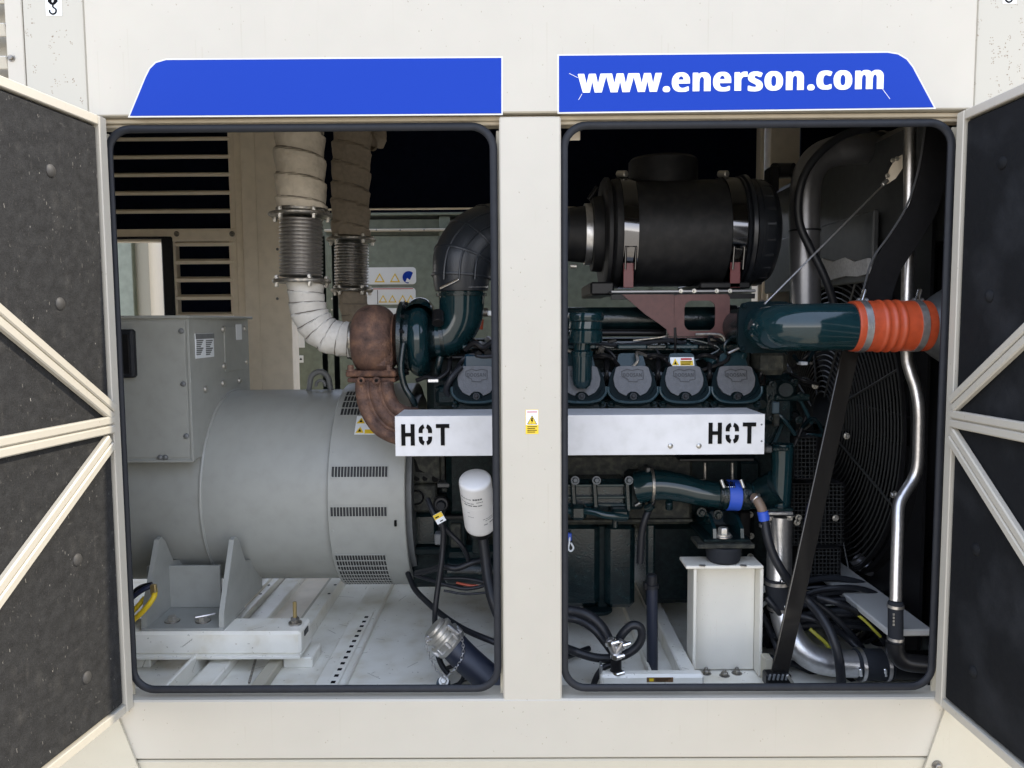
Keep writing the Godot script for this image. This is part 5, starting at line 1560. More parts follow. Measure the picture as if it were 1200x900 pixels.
func build_filters() -> void:
	var z := -0.36
	var s := mm(z)
	var of := thing("oil_filter", "white spin-on oil filter canister hanging beside the centre post", "filter")
	var B := Basis.from_euler(Vector3(deg_to_rad(31), 0, deg_to_rad(3)))
	var c := at(560, 590, z)
	var up := B.y
	var R := 19.2 * s
	var H := 0.098
	put("canister", Mb.new().lathe(c, up, [Vector2(0, -H), Vector2(16 * s, -H), Vector2(18.5 * s, -H + 0.006), Vector2(R, -H + 0.016), Vector2(R, H - 0.010), Vector2(18.9 * s, H - 0.004), Vector2(18 * s, H), Vector2(16 * s, H + 0.003), Vector2(9 * s, H + 0.007), Vector2(0, H + 0.008)], 48), M.filter_white, of)
	put("base_ring", Mb.new().lathe(c, up, [Vector2(0, -H - 0.02), Vector2(15 * s, -H - 0.02), Vector2(15.5 * s, -H), Vector2(0, -H)], 32), M.black_paint, of)
	put("bracket", block(553, 630, 566, 650, z - 0.12, z - 0.07, 0.004), M.green_matt, of)
	# print on the canister: thin curved marks, (from, to) round it in degrees and (height, thickness) along it
	var mark := func(a0: float, a1: float, y: float, t: float):
		var b := Mb.new()
		for k in 5:
			var p := deg_to_rad(lerpf(a0, a1, k / 5.0))
			var q := deg_to_rad(lerpf(a0, a1, (k + 1) / 5.0))
			var st := b.v.size()
			var P := func(a, yy, rr) -> Vector3: return c + B * Vector3(sin(a) * rr, yy, cos(a) * rr)
			b.quad(P.call(p, y, R + 0.0006), P.call(p, y + t, R + 0.0006), P.call(q, y + t, R + 0.0006), P.call(q, y, R + 0.0006))
			b.quad(P.call(q, y, R - 0.0005), P.call(q, y + t, R - 0.0005), P.call(p, y + t, R - 0.0005), P.call(p, y, R - 0.0005))
			b.orient(st)
		put("print_mark", b, M.grey_dark, of)
	for m in [[-60, -14, 0.058, 0.003], [-10, 24, 0.0575, 0.006], [-62, -5, 0.043, 0.0025], [2, 26, 0.0475, 0.0025], [-46, 24, 0.034, 0.0035], [-36, -26, 0.004, 0.0018], [-36, -12, -0.012, 0.0016], [18, 60, -0.024, 0.002], [26, 60, -0.031, 0.002], [20, 34, -0.047, 0.0035], [42, 60, -0.045, 0.0035]]:
		for k in 4:
			var w: float = (m[1] - m[0]) / 4.0
			mark.call(m[0] + k * w, m[0] + (k + 0.82) * w, m[2], m[3])
	put("seam_line", Mb.new().lathe(c + up * 0.017, up, [Vector2(R - 0.0004, -0.001), Vector2(R + 0.0004, 0), Vector2(R - 0.0004, 0.001)], 40), M.filter_white, of)

func build_air_cleaner() -> void:
	var z := -0.75
	var ac := thing("air_cleaner", "big black drum air cleaner with two shiny straps above the engine", "air cleaner")
	var s := mm(z)
	var c := at(800, 274, z)
	var ex := Vector3(1, 0, 0)
	var X := func(u) -> float: return at(u, 274, z).x
	var o := Vector3(0, c.y, z)
	var R := 0.182
	put("drum", Mb.new().lathe(o, ex, [Vector2(0, X.call(712)), Vector2(R - 0.012, X.call(712)), Vector2(R, X.call(716)), Vector2(R, X.call(722)), Vector2(R - 0.004, X.call(724)), Vector2(R - 0.004, X.call(860)), Vector2(0, X.call(860))], 64), M.canister, ac)
	put("drum_flange", Mb.new().lathe(o, ex, [Vector2(0, X.call(704)), Vector2(R - 0.006, X.call(704)), Vector2(R + 0.006, X.call(707)), Vector2(R + 0.006, X.call(711)), Vector2(R - 0.01, X.call(714)), Vector2(0, X.call(714))], 64), M.canister, ac)
	put("neck", Mb.new().lathe(o, ex, [Vector2(0, X.call(660)), Vector2(0.088, X.call(660)), Vector2(0.098, X.call(692)), Vector2(0.125, X.call(693)), Vector2(0.128, X.call(704)), Vector2(0, X.call(704))], 48), M.canister, ac)
	put("neck_clamp", Mb.new().lathe(o, ex, [Vector2(0.09, X.call(684.5)), Vector2(0.1035, X.call(684.5)), Vector2(0.1035, X.call(692)), Vector2(0.09, X.call(692))], 48), M.alu, ac)
	put("clamp_screw", Mb.new().cyl(at(690, 234, z + 0.02), at(700, 219, z + 0.02), 0.008, 12), M.black_paint, ac)
	put("clamp_screw", Mb.new().cyl(at(668, 312, z + 0.06), at(676, 312, z + 0.06), 0.008, 12), M.zinc, ac)
	# end cap with ribs
	var cp := put("end_cap", Mb.new().lathe(o, ex, [Vector2(0, X.call(858.5)), Vector2(R + 0.002, X.call(858.5)), Vector2(R + 0.006, X.call(859.5)), Vector2(R + 0.004, X.call(862)), Vector2(R - 0.002, X.call(863)), Vector2(R + 0.010, X.call(864)), Vector2(R + 0.012, X.call(868)), Vector2(R + 0.004, X.call(870)), Vector2(R - 0.002, X.call(871)), Vector2(R - 0.006, X.call(888)), Vector2(R - 0.022, X.call(897)), Vector2(R - 0.055, X.call(902)), Vector2(0, X.call(904))], 64), M.canister_shine, ac)
	for k in 22:
		var a := TAU * (k + 0.3) / 22.0
		var d := Vector3(0, cos(a), sin(a))
		put("rib", Mb.new().box(o + ex * ((X.call(868) + X.call(890)) / 2) + d * (R - 0.008), Vector3(X.call(890) - X.call(868), 0.008, 0.010), Basis(ex, d, ex.cross(d)), 0.002), M.canister_shine, cp)
	put("cap_band", Mb.new().lathe(o, ex, [Vector2(R - 0.01, X.call(876)), Vector2(R - 0.001, X.call(877)), Vector2(R - 0.002, X.call(880)), Vector2(R - 0.01, X.call(881))], 64), M.canister_shine, cp)
	# stub on top
	var sy := at(777, 205, z - 0.12).y
	put("inlet_stub", Mb.new().lathe(Vector3(at(777, 200, z - 0.05).x, 0, z - 0.05), Vector3.UP, [Vector2(0, sy - 0.1), Vector2(0.118, sy - 0.1), Vector2(0.118, at(777, 190, z - 0.05).y), Vector2(0.110, at(777, 187, z - 0.05).y), Vector2(0, at(777, 187, z - 0.05).y)], 40), M.canister, ac)
	# straps
	for u in [731, 849.5]:
		var x0: float = X.call(u - 8.0)
		var x1: float = X.call(u + 8.0)
		var st := put("strap", Mb.new().lathe(o, ex, [Vector2(R - 0.006, x0), Vector2(R + 0.0035, x0), Vector2(R + 0.0035, x1), Vector2(R - 0.006, x1)], 64), M.strap_steel if M.has("strap_steel") else mat("strap_steel", lin(0.15, 0.15, 0.155), 0.1, 1.0), ac)
		var yk: float = at(u, 302, -0.56).y
		put("buckle", Mb.new().tube([Vector3(x0 + 0.006, yk - 0.035, -0.585), Vector3(x0 + 0.006, yk + 0.035, -0.57), Vector3(x1 - 0.008, yk + 0.035, -0.57), Vector3(x1 - 0.008, yk - 0.035, -0.585)], 0.0035, 8, 1), M.strap_steel, st)
		put("strap_leg", Mb.new().span(Vector3(x0 + 0.002, at(u, 337, -0.59).y, -0.605), Vector3(x1 - 0.012, at(u, 306, -0.59).y, -0.60), 0.001), M.oxide_red if M.has("oxide_red") else mat("oxide_red", lin(0.15, 0.03, 0.03), 0.4), st)
		put("strap_bolt", Mb.new().cyl(at(u - 7, 204, z + 0.02), at(u + 3, 204, z + 0.05), 0.0115, 16, 0.002), M.zinc, st)
		put("strap_loop", block(u - 10, 208, u + 8, 213, z - 0.02, z + 0.05, 0.004), M.canister, st)
	# carrier below the drum
	var cr := thing("bracket", "red-brown sheet steel bracket with an oblong hole carrying the air cleaner", "bracket")
	put("shelf", block(716, 339, 886, 343.5, -0.9, -0.545, 0.002), M.pipe_dark, cr)
	put("shelf_lip", block(716, 344, 885, 351, -0.552, -0.545, 0.001), M.black_paint, cr)
	put("saddle", block(692, 330, 720, 346, -0.95, -0.60, 0.006), M.black_paint, cr)
	put("saddle", block(820, 330, 880, 338.6, -0.95, -0.60, 0.006), M.black_paint, cr)
	for u in [798, 813.5, 840, 855.5]:
		put("bolt", Mb.new().hexbolt(at(u, 341, -0.545), Vector3(0, 0, 1), 0.0045, 0.008), M.zinc, cr)
	# plate with its hole: the outline goes round, each outer point paired with one of the rim of the hole
	var hole := rrect(36 * mm(-0.54), 35 * mm(-0.54), 9 * mm(-0.54), 6)
	var hc := at(820, 370, -0.54)
	var inner := PackedVector2Array()
	var outer := PackedVector2Array()
	var x_r := at(855, 370, -0.54).x - hc.x
	var x_l := at(790, 370, -0.54).x - hc.x
	var y_t := at(820, 345, -0.54).y - hc.y
	var y_b := at(820, 394, -0.54).y - hc.y
	for p in hole:
		inner.push_back(p + Vector2(hc.x, hc.y))
		var k := 1e9
		if p.x > 0: k = minf(k, x_r / p.x)
		if p.x < 0: k = minf(k, x_l / p.x)
		if p.y > 0: k = minf(k, y_t / p.y)
		if p.y < 0: k = minf(k, y_b / p.y)
		outer.push_back(p * k + Vector2(hc.x, hc.y))
	put("plate", Mb.new().ring(outer, inner, flat_at(Vector3(0, 0, -0.545)), 0.006), M.oxide, cr)
	put("plate_wing", Mb.new().prism(poly_at([[729, 345], [789.8, 345], [789.8, 394], [783, 394], [781, 386], [772, 379], [757, 369], [736, 351]], -0.54), flat_at(Vector3(0, 0, -0.545)), 0.0058), M.oxide, cr)
	put("plate_foot", block(783, 394.5, 866, 396, -0.62, -0.54, 0.002), M.oxide, cr)

func build_cooling() -> void:
	var ra := thing("radiator", "black radiator and fan shroud with a big ringed wire fan guard", "radiator")
	var gx := 1.17
	var c := Vector3(gx, EYE - 0.36, -0.97)
	var ex := Vector3(1, 0, 0)
	put("core", Mb.new().span(Vector3(1.36, EYE - 1.05, -1.85), Vector3(1.50, EYE + 0.62, -0.14), 0.006), M.radiator, ra)
	for k in 30:
		put("core_fin", Mb.new().span(Vector3(1.352, EYE - 1.0, -1.80 + k * 0.055), Vector3(1.36, EYE + 0.55, -1.795 + k * 0.055), 0.0), M.mesh_black, ra)
	# shroud: plate with a round mouth
	var sq := PackedVector2Array()
	var ci := PackedVector2Array()
	for k in 48:
		var a := TAU * k / 48.0 + 0.001
		var d := Vector2(cos(a), sin(a))
		var q := minf(0.585 / maxf(absf(d.x), 1e-4), 0.80 / maxf(absf(d.y), 1e-4))
		sq.push_back(d * q); ci.push_back(d * 0.56)
	put("shroud", Mb.new().ring(sq, ci, Transform3D(Basis(Vector3(0, 0, -1), Vector3.UP, ex), c + ex * 0.05), 0.01), M.black_paint, ra)
	put("shroud_ring", Mb.new().lathe(c + ex * 0.02, ex, [Vector2(0.56, 0), Vector2(0.575, 0), Vector2(0.575, 0.2), Vector2(0.56, 0.2)], 56), M.black_paint, ra)
	# fan: hub and blades
	var fan := put("fan_hub", Mb.new().cyl(c + ex * 0.06, c + ex * 0.16, 0.09, 28, 0.01), M.black_paint, ra)
	for k in 8:
		var a := TAU * k / 8.0
		var d := Vector3(0, cos(a), sin(a))
		var t := ex.cross(d)
		var bb := Basis((ex * 0.6 + t * 0.8).normalized(), d, (ex * 0.6 + t * 0.8).normalized().cross(d))
		put("fan_blade", Mb.new().box(c + ex * 0.11 + d * 0.31, Vector3(0.15, 0.44, 0.008), bb, 0.003), M.black_paint, fan)
	# guard: rings and spokes
	var guard := put("guard_frame", Mb.new().lathe(c - ex * 0.0, ex, [Vector2(0.555, -0.004), Vector2(0.565, -0.004), Vector2(0.565, 0.006), Vector2(0.555, 0.006)], 56), M.black_paint, ra)
	for k in 24:
		var r := 0.10 + k * 0.0195
		var pts := []
		for i in 56:
			var a := TAU * i / 56.0
			pts.append(c + ex * (-0.03 * (1.0 - r / 0.56)) + Vector3(0, cos(a), sin(a)) * r)
		put("guard_ring", Mb.new().tube(pts, 0.0026, 6, 1, Vector2(1, 1), ex, true), M.guard_wire, guard)
	for k in 8:
		var a := TAU * (k + 0.5) / 8.0
		var d := Vector3(0, cos(a), sin(a))
		put("guard_spoke", Mb.new().cyl(c - ex * 0.033 + d * 0.09, c - ex * 0.002 + d * 0.558, 0.004, 8), M.guard_wire, guard)
	for k in 4:
		var a := TAU * (k + 0.2) / 4.0
		put("bolt", Mb.new().hexbolt(c - ex * 0.006 + Vector3(0, cos(a), sin(a)) * 0.56, -ex, 0.009, 0.014), M.zinc, ra)
	# radiator frame at the near side and top tank
	put("side_frame", Mb.new().span(Vector3(1.19, EYE - 1.06, -0.20), Vector3(1.52, EYE + 0.62, -0.145), 0.006), M.black_paint, ra)
	put("frame_edge", Mb.new().span(Vector3(1.155, EYE - 1.06, -0.205), Vector3(1.188, EYE + 0.62, -0.195), 0.003), M.black_paint, ra)
	put("top_tank", Mb.new().span(Vector3(1.2, EYE + 0.24, -1.8), Vector3(1.45, EYE + 0.62, -0.42), 0.03), M.tank_grey, ra)
	put("tank_apron", Mb.new().span(Vector3(1.155, EYE + 0.13, -1.7), Vector3(1.175, EYE + 0.36, -0.62), 0.006), M.tank_grey, ra)
	put("torn_insulation", Mb.new().prism(PackedVector2Array([Vector2(0.62, 0.155), Vector2(0.70, 0.15), Vector2(0.8, 0.158), Vector2(0.92, 0.15), Vector2(1.02, 0.155), Vector2(1.06, 0.19), Vector2(1.0, 0.235), Vector2(0.9, 0.215), Vector2(0.80, 0.222), Vector2(0.72, 0.2), Vector2(0.63, 0.205)]), Transform3D(Basis(Vector3(0, 0, -1), Vector3.UP, ex), Vector3(1.142, EYE, 0)), 0.012), M.torn, ra)
	put("top_hose_stub", Mb.new().tube(path([[1036, 232, -0.8], [1036, 262, -0.8], [1032, 290, -0.8], [1024, 300, -0.78]]), 0.055, 24), M.black_paint, ra)
	# belt guard cages in front of the crank pulley
	var bg := thing("belt_guard", "black perforated belt guard cage beside the leaning black bar", "guard")
	var cage := func(u0, w0, u1, w1, z0, z1, nu, nw):
		put("frame", block(u0, w0, u0 + 2, w1, z0, z1, 0.002), M.mesh_black, bg)
		put("frame", block(u1 - 2, w0, u1, w1, z0, z1, 0.002), M.mesh_black, bg)
		put("frame", block(u0 + 2.2, w0, u1 - 2.2, w0 + 2, z0, z1, 0.002), M.mesh_black, bg)
		put("frame", block(u0 + 2.2, w1 - 2, u1 - 2.2, w1, z0, z1, 0.002), M.mesh_black, bg)
		var g := Mb.new()
		for k in range(1, nu):
			var u: float = lerpf(u0, u1, float(k) / nu)
			g.cyl(at(u, w0 + 1, z1 - 0.003), at(u, w1 - 1, z1 - 0.003), 0.0018, 5, 0.0)
		for k in range(1, nw):
			var w: float = lerpf(w0, w1, float(k) / nw)
			g.cyl(at(u0 + 1, w, z1 - 0.005), at(u1 - 1, w, z1 - 0.005), 0.0018, 5, 0.0)
		put("wire_mesh", g, M.guard_wire, bg)
	cage.call(930, 512, 958, 562, -0.75, -0.60, 6, 10)
	cage.call(926, 566, 990, 640, -0.85, -0.66, 14, 16)
	cage.call(942, 642, 986, 678, -0.85, -0.62, 10, 8)
	put("back_plate", block(905, 505, 1000, 690, -0.95, -0.90, 0.01), M.black_paint, bg)
	for p in [[935.5, 606.5], [909, 576], [909.5, 600], [934, 612], [979, 607], [955, 452], [992, 511], [879, 603], [880, 628], [879, 652]]:
		put("bolt", Mb.new().hexbolt(at(p[0], p[1], -0.60), Vector3(0, 0, 1), 0.007, 0.012), M.zinc, bg)
		put("bolt_stem", Mb.new().cyl(at(p[0], p[1], -0.9), at(p[0], p[1], -0.60), 0.006, 8), M.black_paint, bg)

func build_pipes() -> void:
	# charge air pipe with the orange hose
	var z := -0.15
	var s := mm(z)
	var cp := thing("charge_air_pipe", "glossy dark green charge air pipe running to an orange hose", "pipe")
	var xe := at(916, 384, z).x
	var yp := at(950, 383.5, z).y
	var run := [Vector3(at(1012, 383, z).x, yp, z), Vector3(xe + 0.14, yp, z)]
	for k in 10:
		var t := PI * 0.5 * k / 9.0
		run.append(Vector3(xe + 0.085 * (1.0 - sin(t)), yp, z - 0.085 * (1.0 - cos(t))))
	run.append(Vector3(xe, yp, z - 0.13))
	put("pipe", Mb.new().tube(run, 27.6 * s, 48, 1), M.green_pipe, cp)
	var fc := Vector3(xe + 0.002, yp, z - 0.145)
	put("end_flange", Mb.new().prism(rrect(0.158, 0.146, 0.035, 6), flat_at(fc), 0.014), M.head_body, cp)
	put("gasket", Mb.new().prism(rrect(0.155, 0.143, 0.035, 6), flat_at(fc - Vector3(0, 0, 0.005)), 0.004), M.steel_dull, cp)
	put("feed_pipe", Mb.new().cyl(fc - Vector3(0, 0, 0.005), fc - Vector3(0, 0, 0.3), 0.055, 30), M.green, cp)
	for dx in [-0.066, 0.066]:
		for dy in [-0.06, 0.06]: put("bolt", Mb.new().hexbolt(fc + Vector3(dx, dy, 0.014), Vector3(0, 0, 1), 0.006, 0.010), M.head_body, cp)
	put("drop_pipe", block(893, 410, 925, 440, -0.62, -0.42, 0.02), M.block_grey, cp)
	var oh := thing("silicone_hose", "orange ribbed silicone hose with two steel band clamps", "hose")
	var ex := Vector3(1, 0, 0)
	var X := func(u) -> float: return at(u, 382, z + 0.055).x
	var o := Vector3(0, at(1050, 382.0, z).y, z)
	var prof := [Vector2(0, X.call(1007)), Vector2(29.0 * s, X.call(1007)), Vector2(29.6 * s, X.call(1010)), Vector2(29.6 * s, X.call(1031))]
	for k in 3:
		var u := 1036.0 + k * 10.5
		for j in 7: prof.append(Vector2((29.3 + 1.4 * sin(PI * j / 6.0)) * s, X.call(u + j * 1.2)))
	prof.append_array([Vector2(29.4 * s, X.call(1070)), Vector2(29.4 * s, X.call(1098)), Vector2(0, X.call(1098))])
	put("hose_body", Mb.new().lathe(o, ex, prof, 56), M.orange, oh)
	for u in [1018.5, 1083.5]:
		var cl := put("band_clamp", Mb.new().lathe(o, ex, [Vector2(29 * s, X.call(u - 4)), Vector2(30.4 * s, X.call(u - 4)), Vector2(30.4 * s, X.call(u + 4)), Vector2(29 * s, X.call(u + 4))], 56), M.alu, oh)
		var yb: float = at(u, 349, z).y
		put("clamp_bolt", Mb.new().cyl(at(u - 9, 355, z + 0.0), at(u - 5, 340, z - 0.02), 0.0065, 10), M.chrome, cl)
		put("clamp_lug", Mb.new().cyl(at(u - 14, 353, z - 0.01), at(u - 2, 353, z - 0.01), 0.009, 12), M.alu, cl)
	var rd := thing("cooler_inlet", "grey flared cooler inlet that the orange hose fits onto", "pipe")
	put("cone", Mb.new().lathe(o, ex, [Vector2(0, X.call(1094)), Vector2(27 * s, X.call(1094)), Vector2(29 * s, X.call(1099)), Vector2(38 * s, X.call(1112)), Vector2(44 * s, X.call(1122)), Vector2(0, X.call(1122))], 48), M.tank_grey, rd)
	# large grey top pipe with a bend
	z = -0.75
	s = mm(z)
	var tp := thing("coolant_pipe", "large dark grey coolant pipe bending right near the top of the second opening", "pipe", "")
	put("pipe", Mb.new().tube(path([[944, 398, z], [944, 350, z], [943, 290, z], [943, 235, z], [946, 208, z], [957, 188, z], [976, 178, z], [1000, 175, z], [1026, 174, z - 0.05]]), 17 * s, 32, 8), M.pipe_dark, tp)
	put("hose_end", Mb.new().cyl(at(1022, 174, z - 0.04), at(1072, 172, z - 0.14), 19 * s, 30, 0.004), M.hose, tp)
	put("hose_clamp", Mb.new().lathe(at(1030, 174, z - 0.06), Vector3(1, 0, -0.2), [Vector2(18 * s, -0.006), Vector2(20 * s, -0.006), Vector2(20 * s, 0.006), Vector2(18 * s, 0.006)], 30), M.steel_dull, tp)
	put("cable_tie", Mb.new().lathe(at(943, 270.5, z), Vector3.UP, [Vector2(16.5 * s, -0.003), Vector2(17.8 * s, -0.003), Vector2(17.8 * s, 0.003), Vector2(16.5 * s, 0.003)], 30), M.hose, tp)
	put("pipe_bracket", Mb.new().cyl(at(905, 200, z - 0.1), at(930, 200, z - 0.05), 9 * s, 18), M.black_paint, tp)
	put("pipe_bracket", block(903, 193, 914, 225, z - 0.12, z - 0.04, 0.008), M.black_paint, tp)
	var bh := thing("breather_hose", "thin black hose looping beside the large grey coolant pipe", "hose")
	put("hose", Mb.new().tube(path([[1018, 150, z + 0.1], [990, 158, z + 0.10], [965, 175, z + 0.10], [945, 200, z + 0.09], [936, 230, z + 0.08], [937, 262, z + 0.07], [949, 290, z + 0.08], [962, 315, z + 0.09], [974, 345, z + 0.09], [982, 380, z + 0.06], [984, 400, z]]), 0.0135, 14), M.hose, bh)
	# stay wire with its bracket
	var sw := thing("stay_wire", "thin steel stay wire from the green pipe flange up to a pale bracket", "wire")
	put("wire", Mb.new().cyl(at(896, 356, -0.18), at(1039, 213, -0.35), 0.0028, 8, 0.0), M.steel, sw)
	put("loop", Mb.new().tube(path([[896, 356, -0.42], [890, 358, -0.41], [886, 366, -0.41], [885, 385, -0.42], [888, 402, -0.42], [893, 406, -0.42], [898, 400, -0.42]]), 0.0025, 6), M.steel, sw)
	put("loop", Mb.new().tube(path([[897, 354, -0.42], [892, 352, -0.41], [888, 358, -0.41], [893, 363, -0.41], [899, 358, -0.42]]), 0.0022, 6), M.steel, sw)
	put("crimp", Mb.new().cyl(at(1034, 217, -0.345), at(1040, 211, -0.35), 0.006, 10), M.alu, sw)
	put("bracket", Mb.new().prism(poly_at([[1037, 215], [1043, 198], [1050, 185], [1058, 181], [1058, 197], [1050, 209], [1040, 215.5]], -0.36), flat_at(Vector3(0, 0, -0.365)), 0.004), M.beige, sw)
	for p in [[1040, 206], [1046, 188], [1051, 186]]:
		put("bolt", Mb.new().hexbolt(at(p[0], p[1], -0.361), Vector3(0, 0, 1), 0.0045, 0.007), M.zinc, sw)
	# steel pipe on the right
	z = -0.24
	s = mm(z)
	var stp := thing("steel_pipe", "bright steel pipe with an offset bend in front of the fan guard", "pipe")
	put("pipe", Mb.new().tube(path([[1067, 100, z - 0.05], [1066.5, 150, z - 0.05], [1065.5, 250, z - 0.05], [1063, 340, z - 0.04], [1062.5, 412, z - 0.03], [1066, 434, z - 0.02], [1073, 455, z - 0.01], [1077, 480, z], [1077, 510, z], [1075.5, 545, z], [1070, 562, z], [1060, 578, z + 0.01], [1053.5, 592, z + 0.02], [1052, 620, z + 0.04], [1050.5, 660, z + 0.06], [1049.5, 704, z + 0.08]]), 6.6 * s, 24, 7), M.steel, stp)
	z = -0.16
	s = mm(z)
	var hs := thing("rubber_sleeve", "short black rubber sleeve with two clips under the bright steel pipe", "hose")
	put("sleeve", Mb.new().cyl(at(1049.5, 760, z), at(1049.5, 704, z), 8.6 * s, 24, 0.004), M.hose_matt, hs)
	for w in [710, 748]:
		put("clip", Mb.new().lathe(at(1049.5, w, z), Vector3.UP, [Vector2(8.4 * s, -0.004), Vector2(9.6 * s, -0.004), Vector2(9.6 * s, 0.004), Vector2(8.4 * s, 0.004)], 24), M.steel, hs)
	put("outlet_elbow", Mb.new().tube(path([[1049, 752, z], [1050, 765, z], [1062, 776, z], [1100, 779, z]]), 10.5 * s, 20), M.black_paint, hs)
	for k in 4: put("print_mark", block(1046.5, 719 + k * 4, 1048.5, 721.5 + k * 4, z + 0.018, z + 0.0205, 0.0), M.zinc, hs)
	# black flat bars
	var b1 := thing("belt_strap", "wide black rubber strap sweeping down from the top right corner", "strap")
	put("strap", Mb.new().tube(path([[1104, 130, -0.19], [1096, 190, -0.195], [1083, 240, -0.20], [1062, 277, -0.21], [1042, 308, -0.22], [1032, 335, -0.225], [1024, 370, -0.23]]), 0.040, 4, 8, Vector2(0.04, 1.0), Vector3(0.12, 0, 1)), M.black_paint, b1)
	put("strap_edge", Mb.new().tube(path([[1086, 130, -0.185], [1078, 190, -0.19], [1064, 238, -0.195], [1043, 274, -0.205], [1023, 303, -0.215], [1013, 335, -0.22], [1005, 370, -0.225]]), 0.003, 6), M.mesh_edge if M.has("mesh_edge") else mat("mesh_edge", lin(0.05, 0.052, 0.055), 0.4), b1)
	var b2 := thing("stay_bar", "flat black steel bar leaning from the orange hose down to the floor", "bar")
	var t0 := at(1000, 395, -0.30)
	var t1 := at(911, 800, -0.22)
	var dir := (t1 - t0).normalized()
	var nrm := Vector3(0.25, 0.25, 1)
	nrm = (nrm - dir * nrm.dot(dir)).normalized()
	put("bar", Mb.new().box((t0 + t1) * 0.5, Vector3(0.053, 0.008, t0.distance_to(t1)), Basis(nrm.cross(dir), nrm, dir) if true else Basis(), 0.002), M.bar_gloss if M.has("bar_gloss") else mat("bar_gloss", lin(0.014, 0.013, 0.012), 0.16, 0.0), b2)
	put("foot_bolt", Mb.new().hexbolt(at(921, 793, -0.27), Vector3(0, 0.5, 1), 0.009, 0.02), M.zinc, b2)
	put("foot_plate", block(896, 772, 906, 800, -0.34, -0.30, 0.002), M.cream_dirty, b2)
	# aluminium water pipe and its sleeves
	z = -0.40
	s = mm(z)
	var ap := thing("water_pipe", "aluminium water pipe dropping from the green outlet flange with a rubber sleeve", "pipe")
	put("pipe", Mb.new().tube(path([[914, 604, z - 0.02], [913.5, 640, z - 0.02], [913, 688, z]]), 14.5 * s, 32), M.alu, ap)
	put("sleeve", Mb.new().tube(path([[912.5, 677, z + 0.0], [914, 695, z], [917, 714, z]]), 16.5 * s, 30), M.hose_matt, ap)
	for q in [[913, 681], [916.5, 711]]:
		put("clip", Mb.new().lathe(at(q[0], q[1], z), Vector3(-0.08, 1, 0), [Vector2(16 * s, -0.005), Vector2(17.6 * s, -0.005), Vector2(17.6 * s, 0.005), Vector2(16 * s, 0.005)], 30), M.steel, ap)
		put("clip_screw", Mb.new().cyl(at(q[0] + 2, q[1], z + 0.046), at(q[0] + 10, q[1], z + 0.042), 0.006, 10), M.chrome, ap)
	var ae := thing("elbow_pipe", "bright aluminium elbow pipe sweeping right above the sill", "pipe")
	put("elbow", Mb.new().tube(path([[917, 712, z], [921, 730, z + 0.02], [931, 751, z + 0.05], [948, 768, z + 0.07], [970, 776, z + 0.08], [1003, 778, z + 0.08]]), 16.0 * mm(z + 0.05), 34, 8), M.alu, ae)
	var z2 := z + 0.08
	put("sleeve", Mb.new().cyl(at(1001, 778.5, z2), at(1043, 779, z2), 18.5 * mm(z2), 32, 0.005), M.hose_matt, ae)
	for u in [1007, 1036]:
		put("clip", Mb.new().lathe(at(u, 778.5, z2), ex, [Vector2(18 * mm(z2), -0.005), Vector2(19.8 * mm(z2), -0.005), Vector2(19.8 * mm(z2), 0.005), Vector2(18 * mm(z2), 0.005)], 32), M.steel, ae)
		put("clip_screw", Mb.new().cyl(at(u + 1, 783, z2 + 0.045), at(u + 2, 792, z2 + 0.038), 0.006, 10), M.chrome, ae)
	put("end_pipe", Mb.new().cyl(at(1040, 779, z2), at(1110, 779.5, z2), 17 * mm(z2), 28, 0.002), M.black_paint, ae)
	# heater hose with brass elbow and blue tape
	var hh := thing("heater_hose", "black hose with a brown elbow and blue tape below the water pipe", "hose")
	put("elbow", Mb.new().tube(path([[884, 583, -0.40], [888, 587, -0.38], [893, 597, -0.37], [895, 607, -0.37]]), 0.0145, 18), M.elbow_brown if M.has("elbow_brown") else mat("elbow_brown", lin(0.17, 0.12, 0.085), 0.5), hh)
	put("collar", Mb.new().lathe(at(885.5, 584, -0.39), Vector3(0.6, -0.6, 0.3), [Vector2(0.014, -0.004), Vector2(0.018, -0.003), Vector2(0.018, 0.003), Vector2(0.014, 0.004)], 20), M.steel, hh)
	put("blue_tape", Mb.new().cyl(at(893.5, 599, -0.366), at(896, 610, -0.365), 0.0165, 18, 0.002), M.clamp_blue, hh)
	put("clip", Mb.new().lathe(at(896.5, 615, -0.365), Vector3(0.15, -1, 0), [Vector2(0.014, -0.005), Vector2(0.0175, -0.004), Vector2(0.0175, 0.004), Vector2(0.014, 0.005)], 20), M.steel, hh)
	put("hose", Mb.new().tube(path([[896, 608, -0.365], [899, 628, -0.35], [906, 650, -0.34], [917, 670, -0.33], [928, 684, -0.33], [945, 702, -0.34], [962, 722, -0.3], [975, 745, -0.26], [983, 772, -0.24], [986, 800, -0.24]]), 0.0135, 14), M.hose, hh)

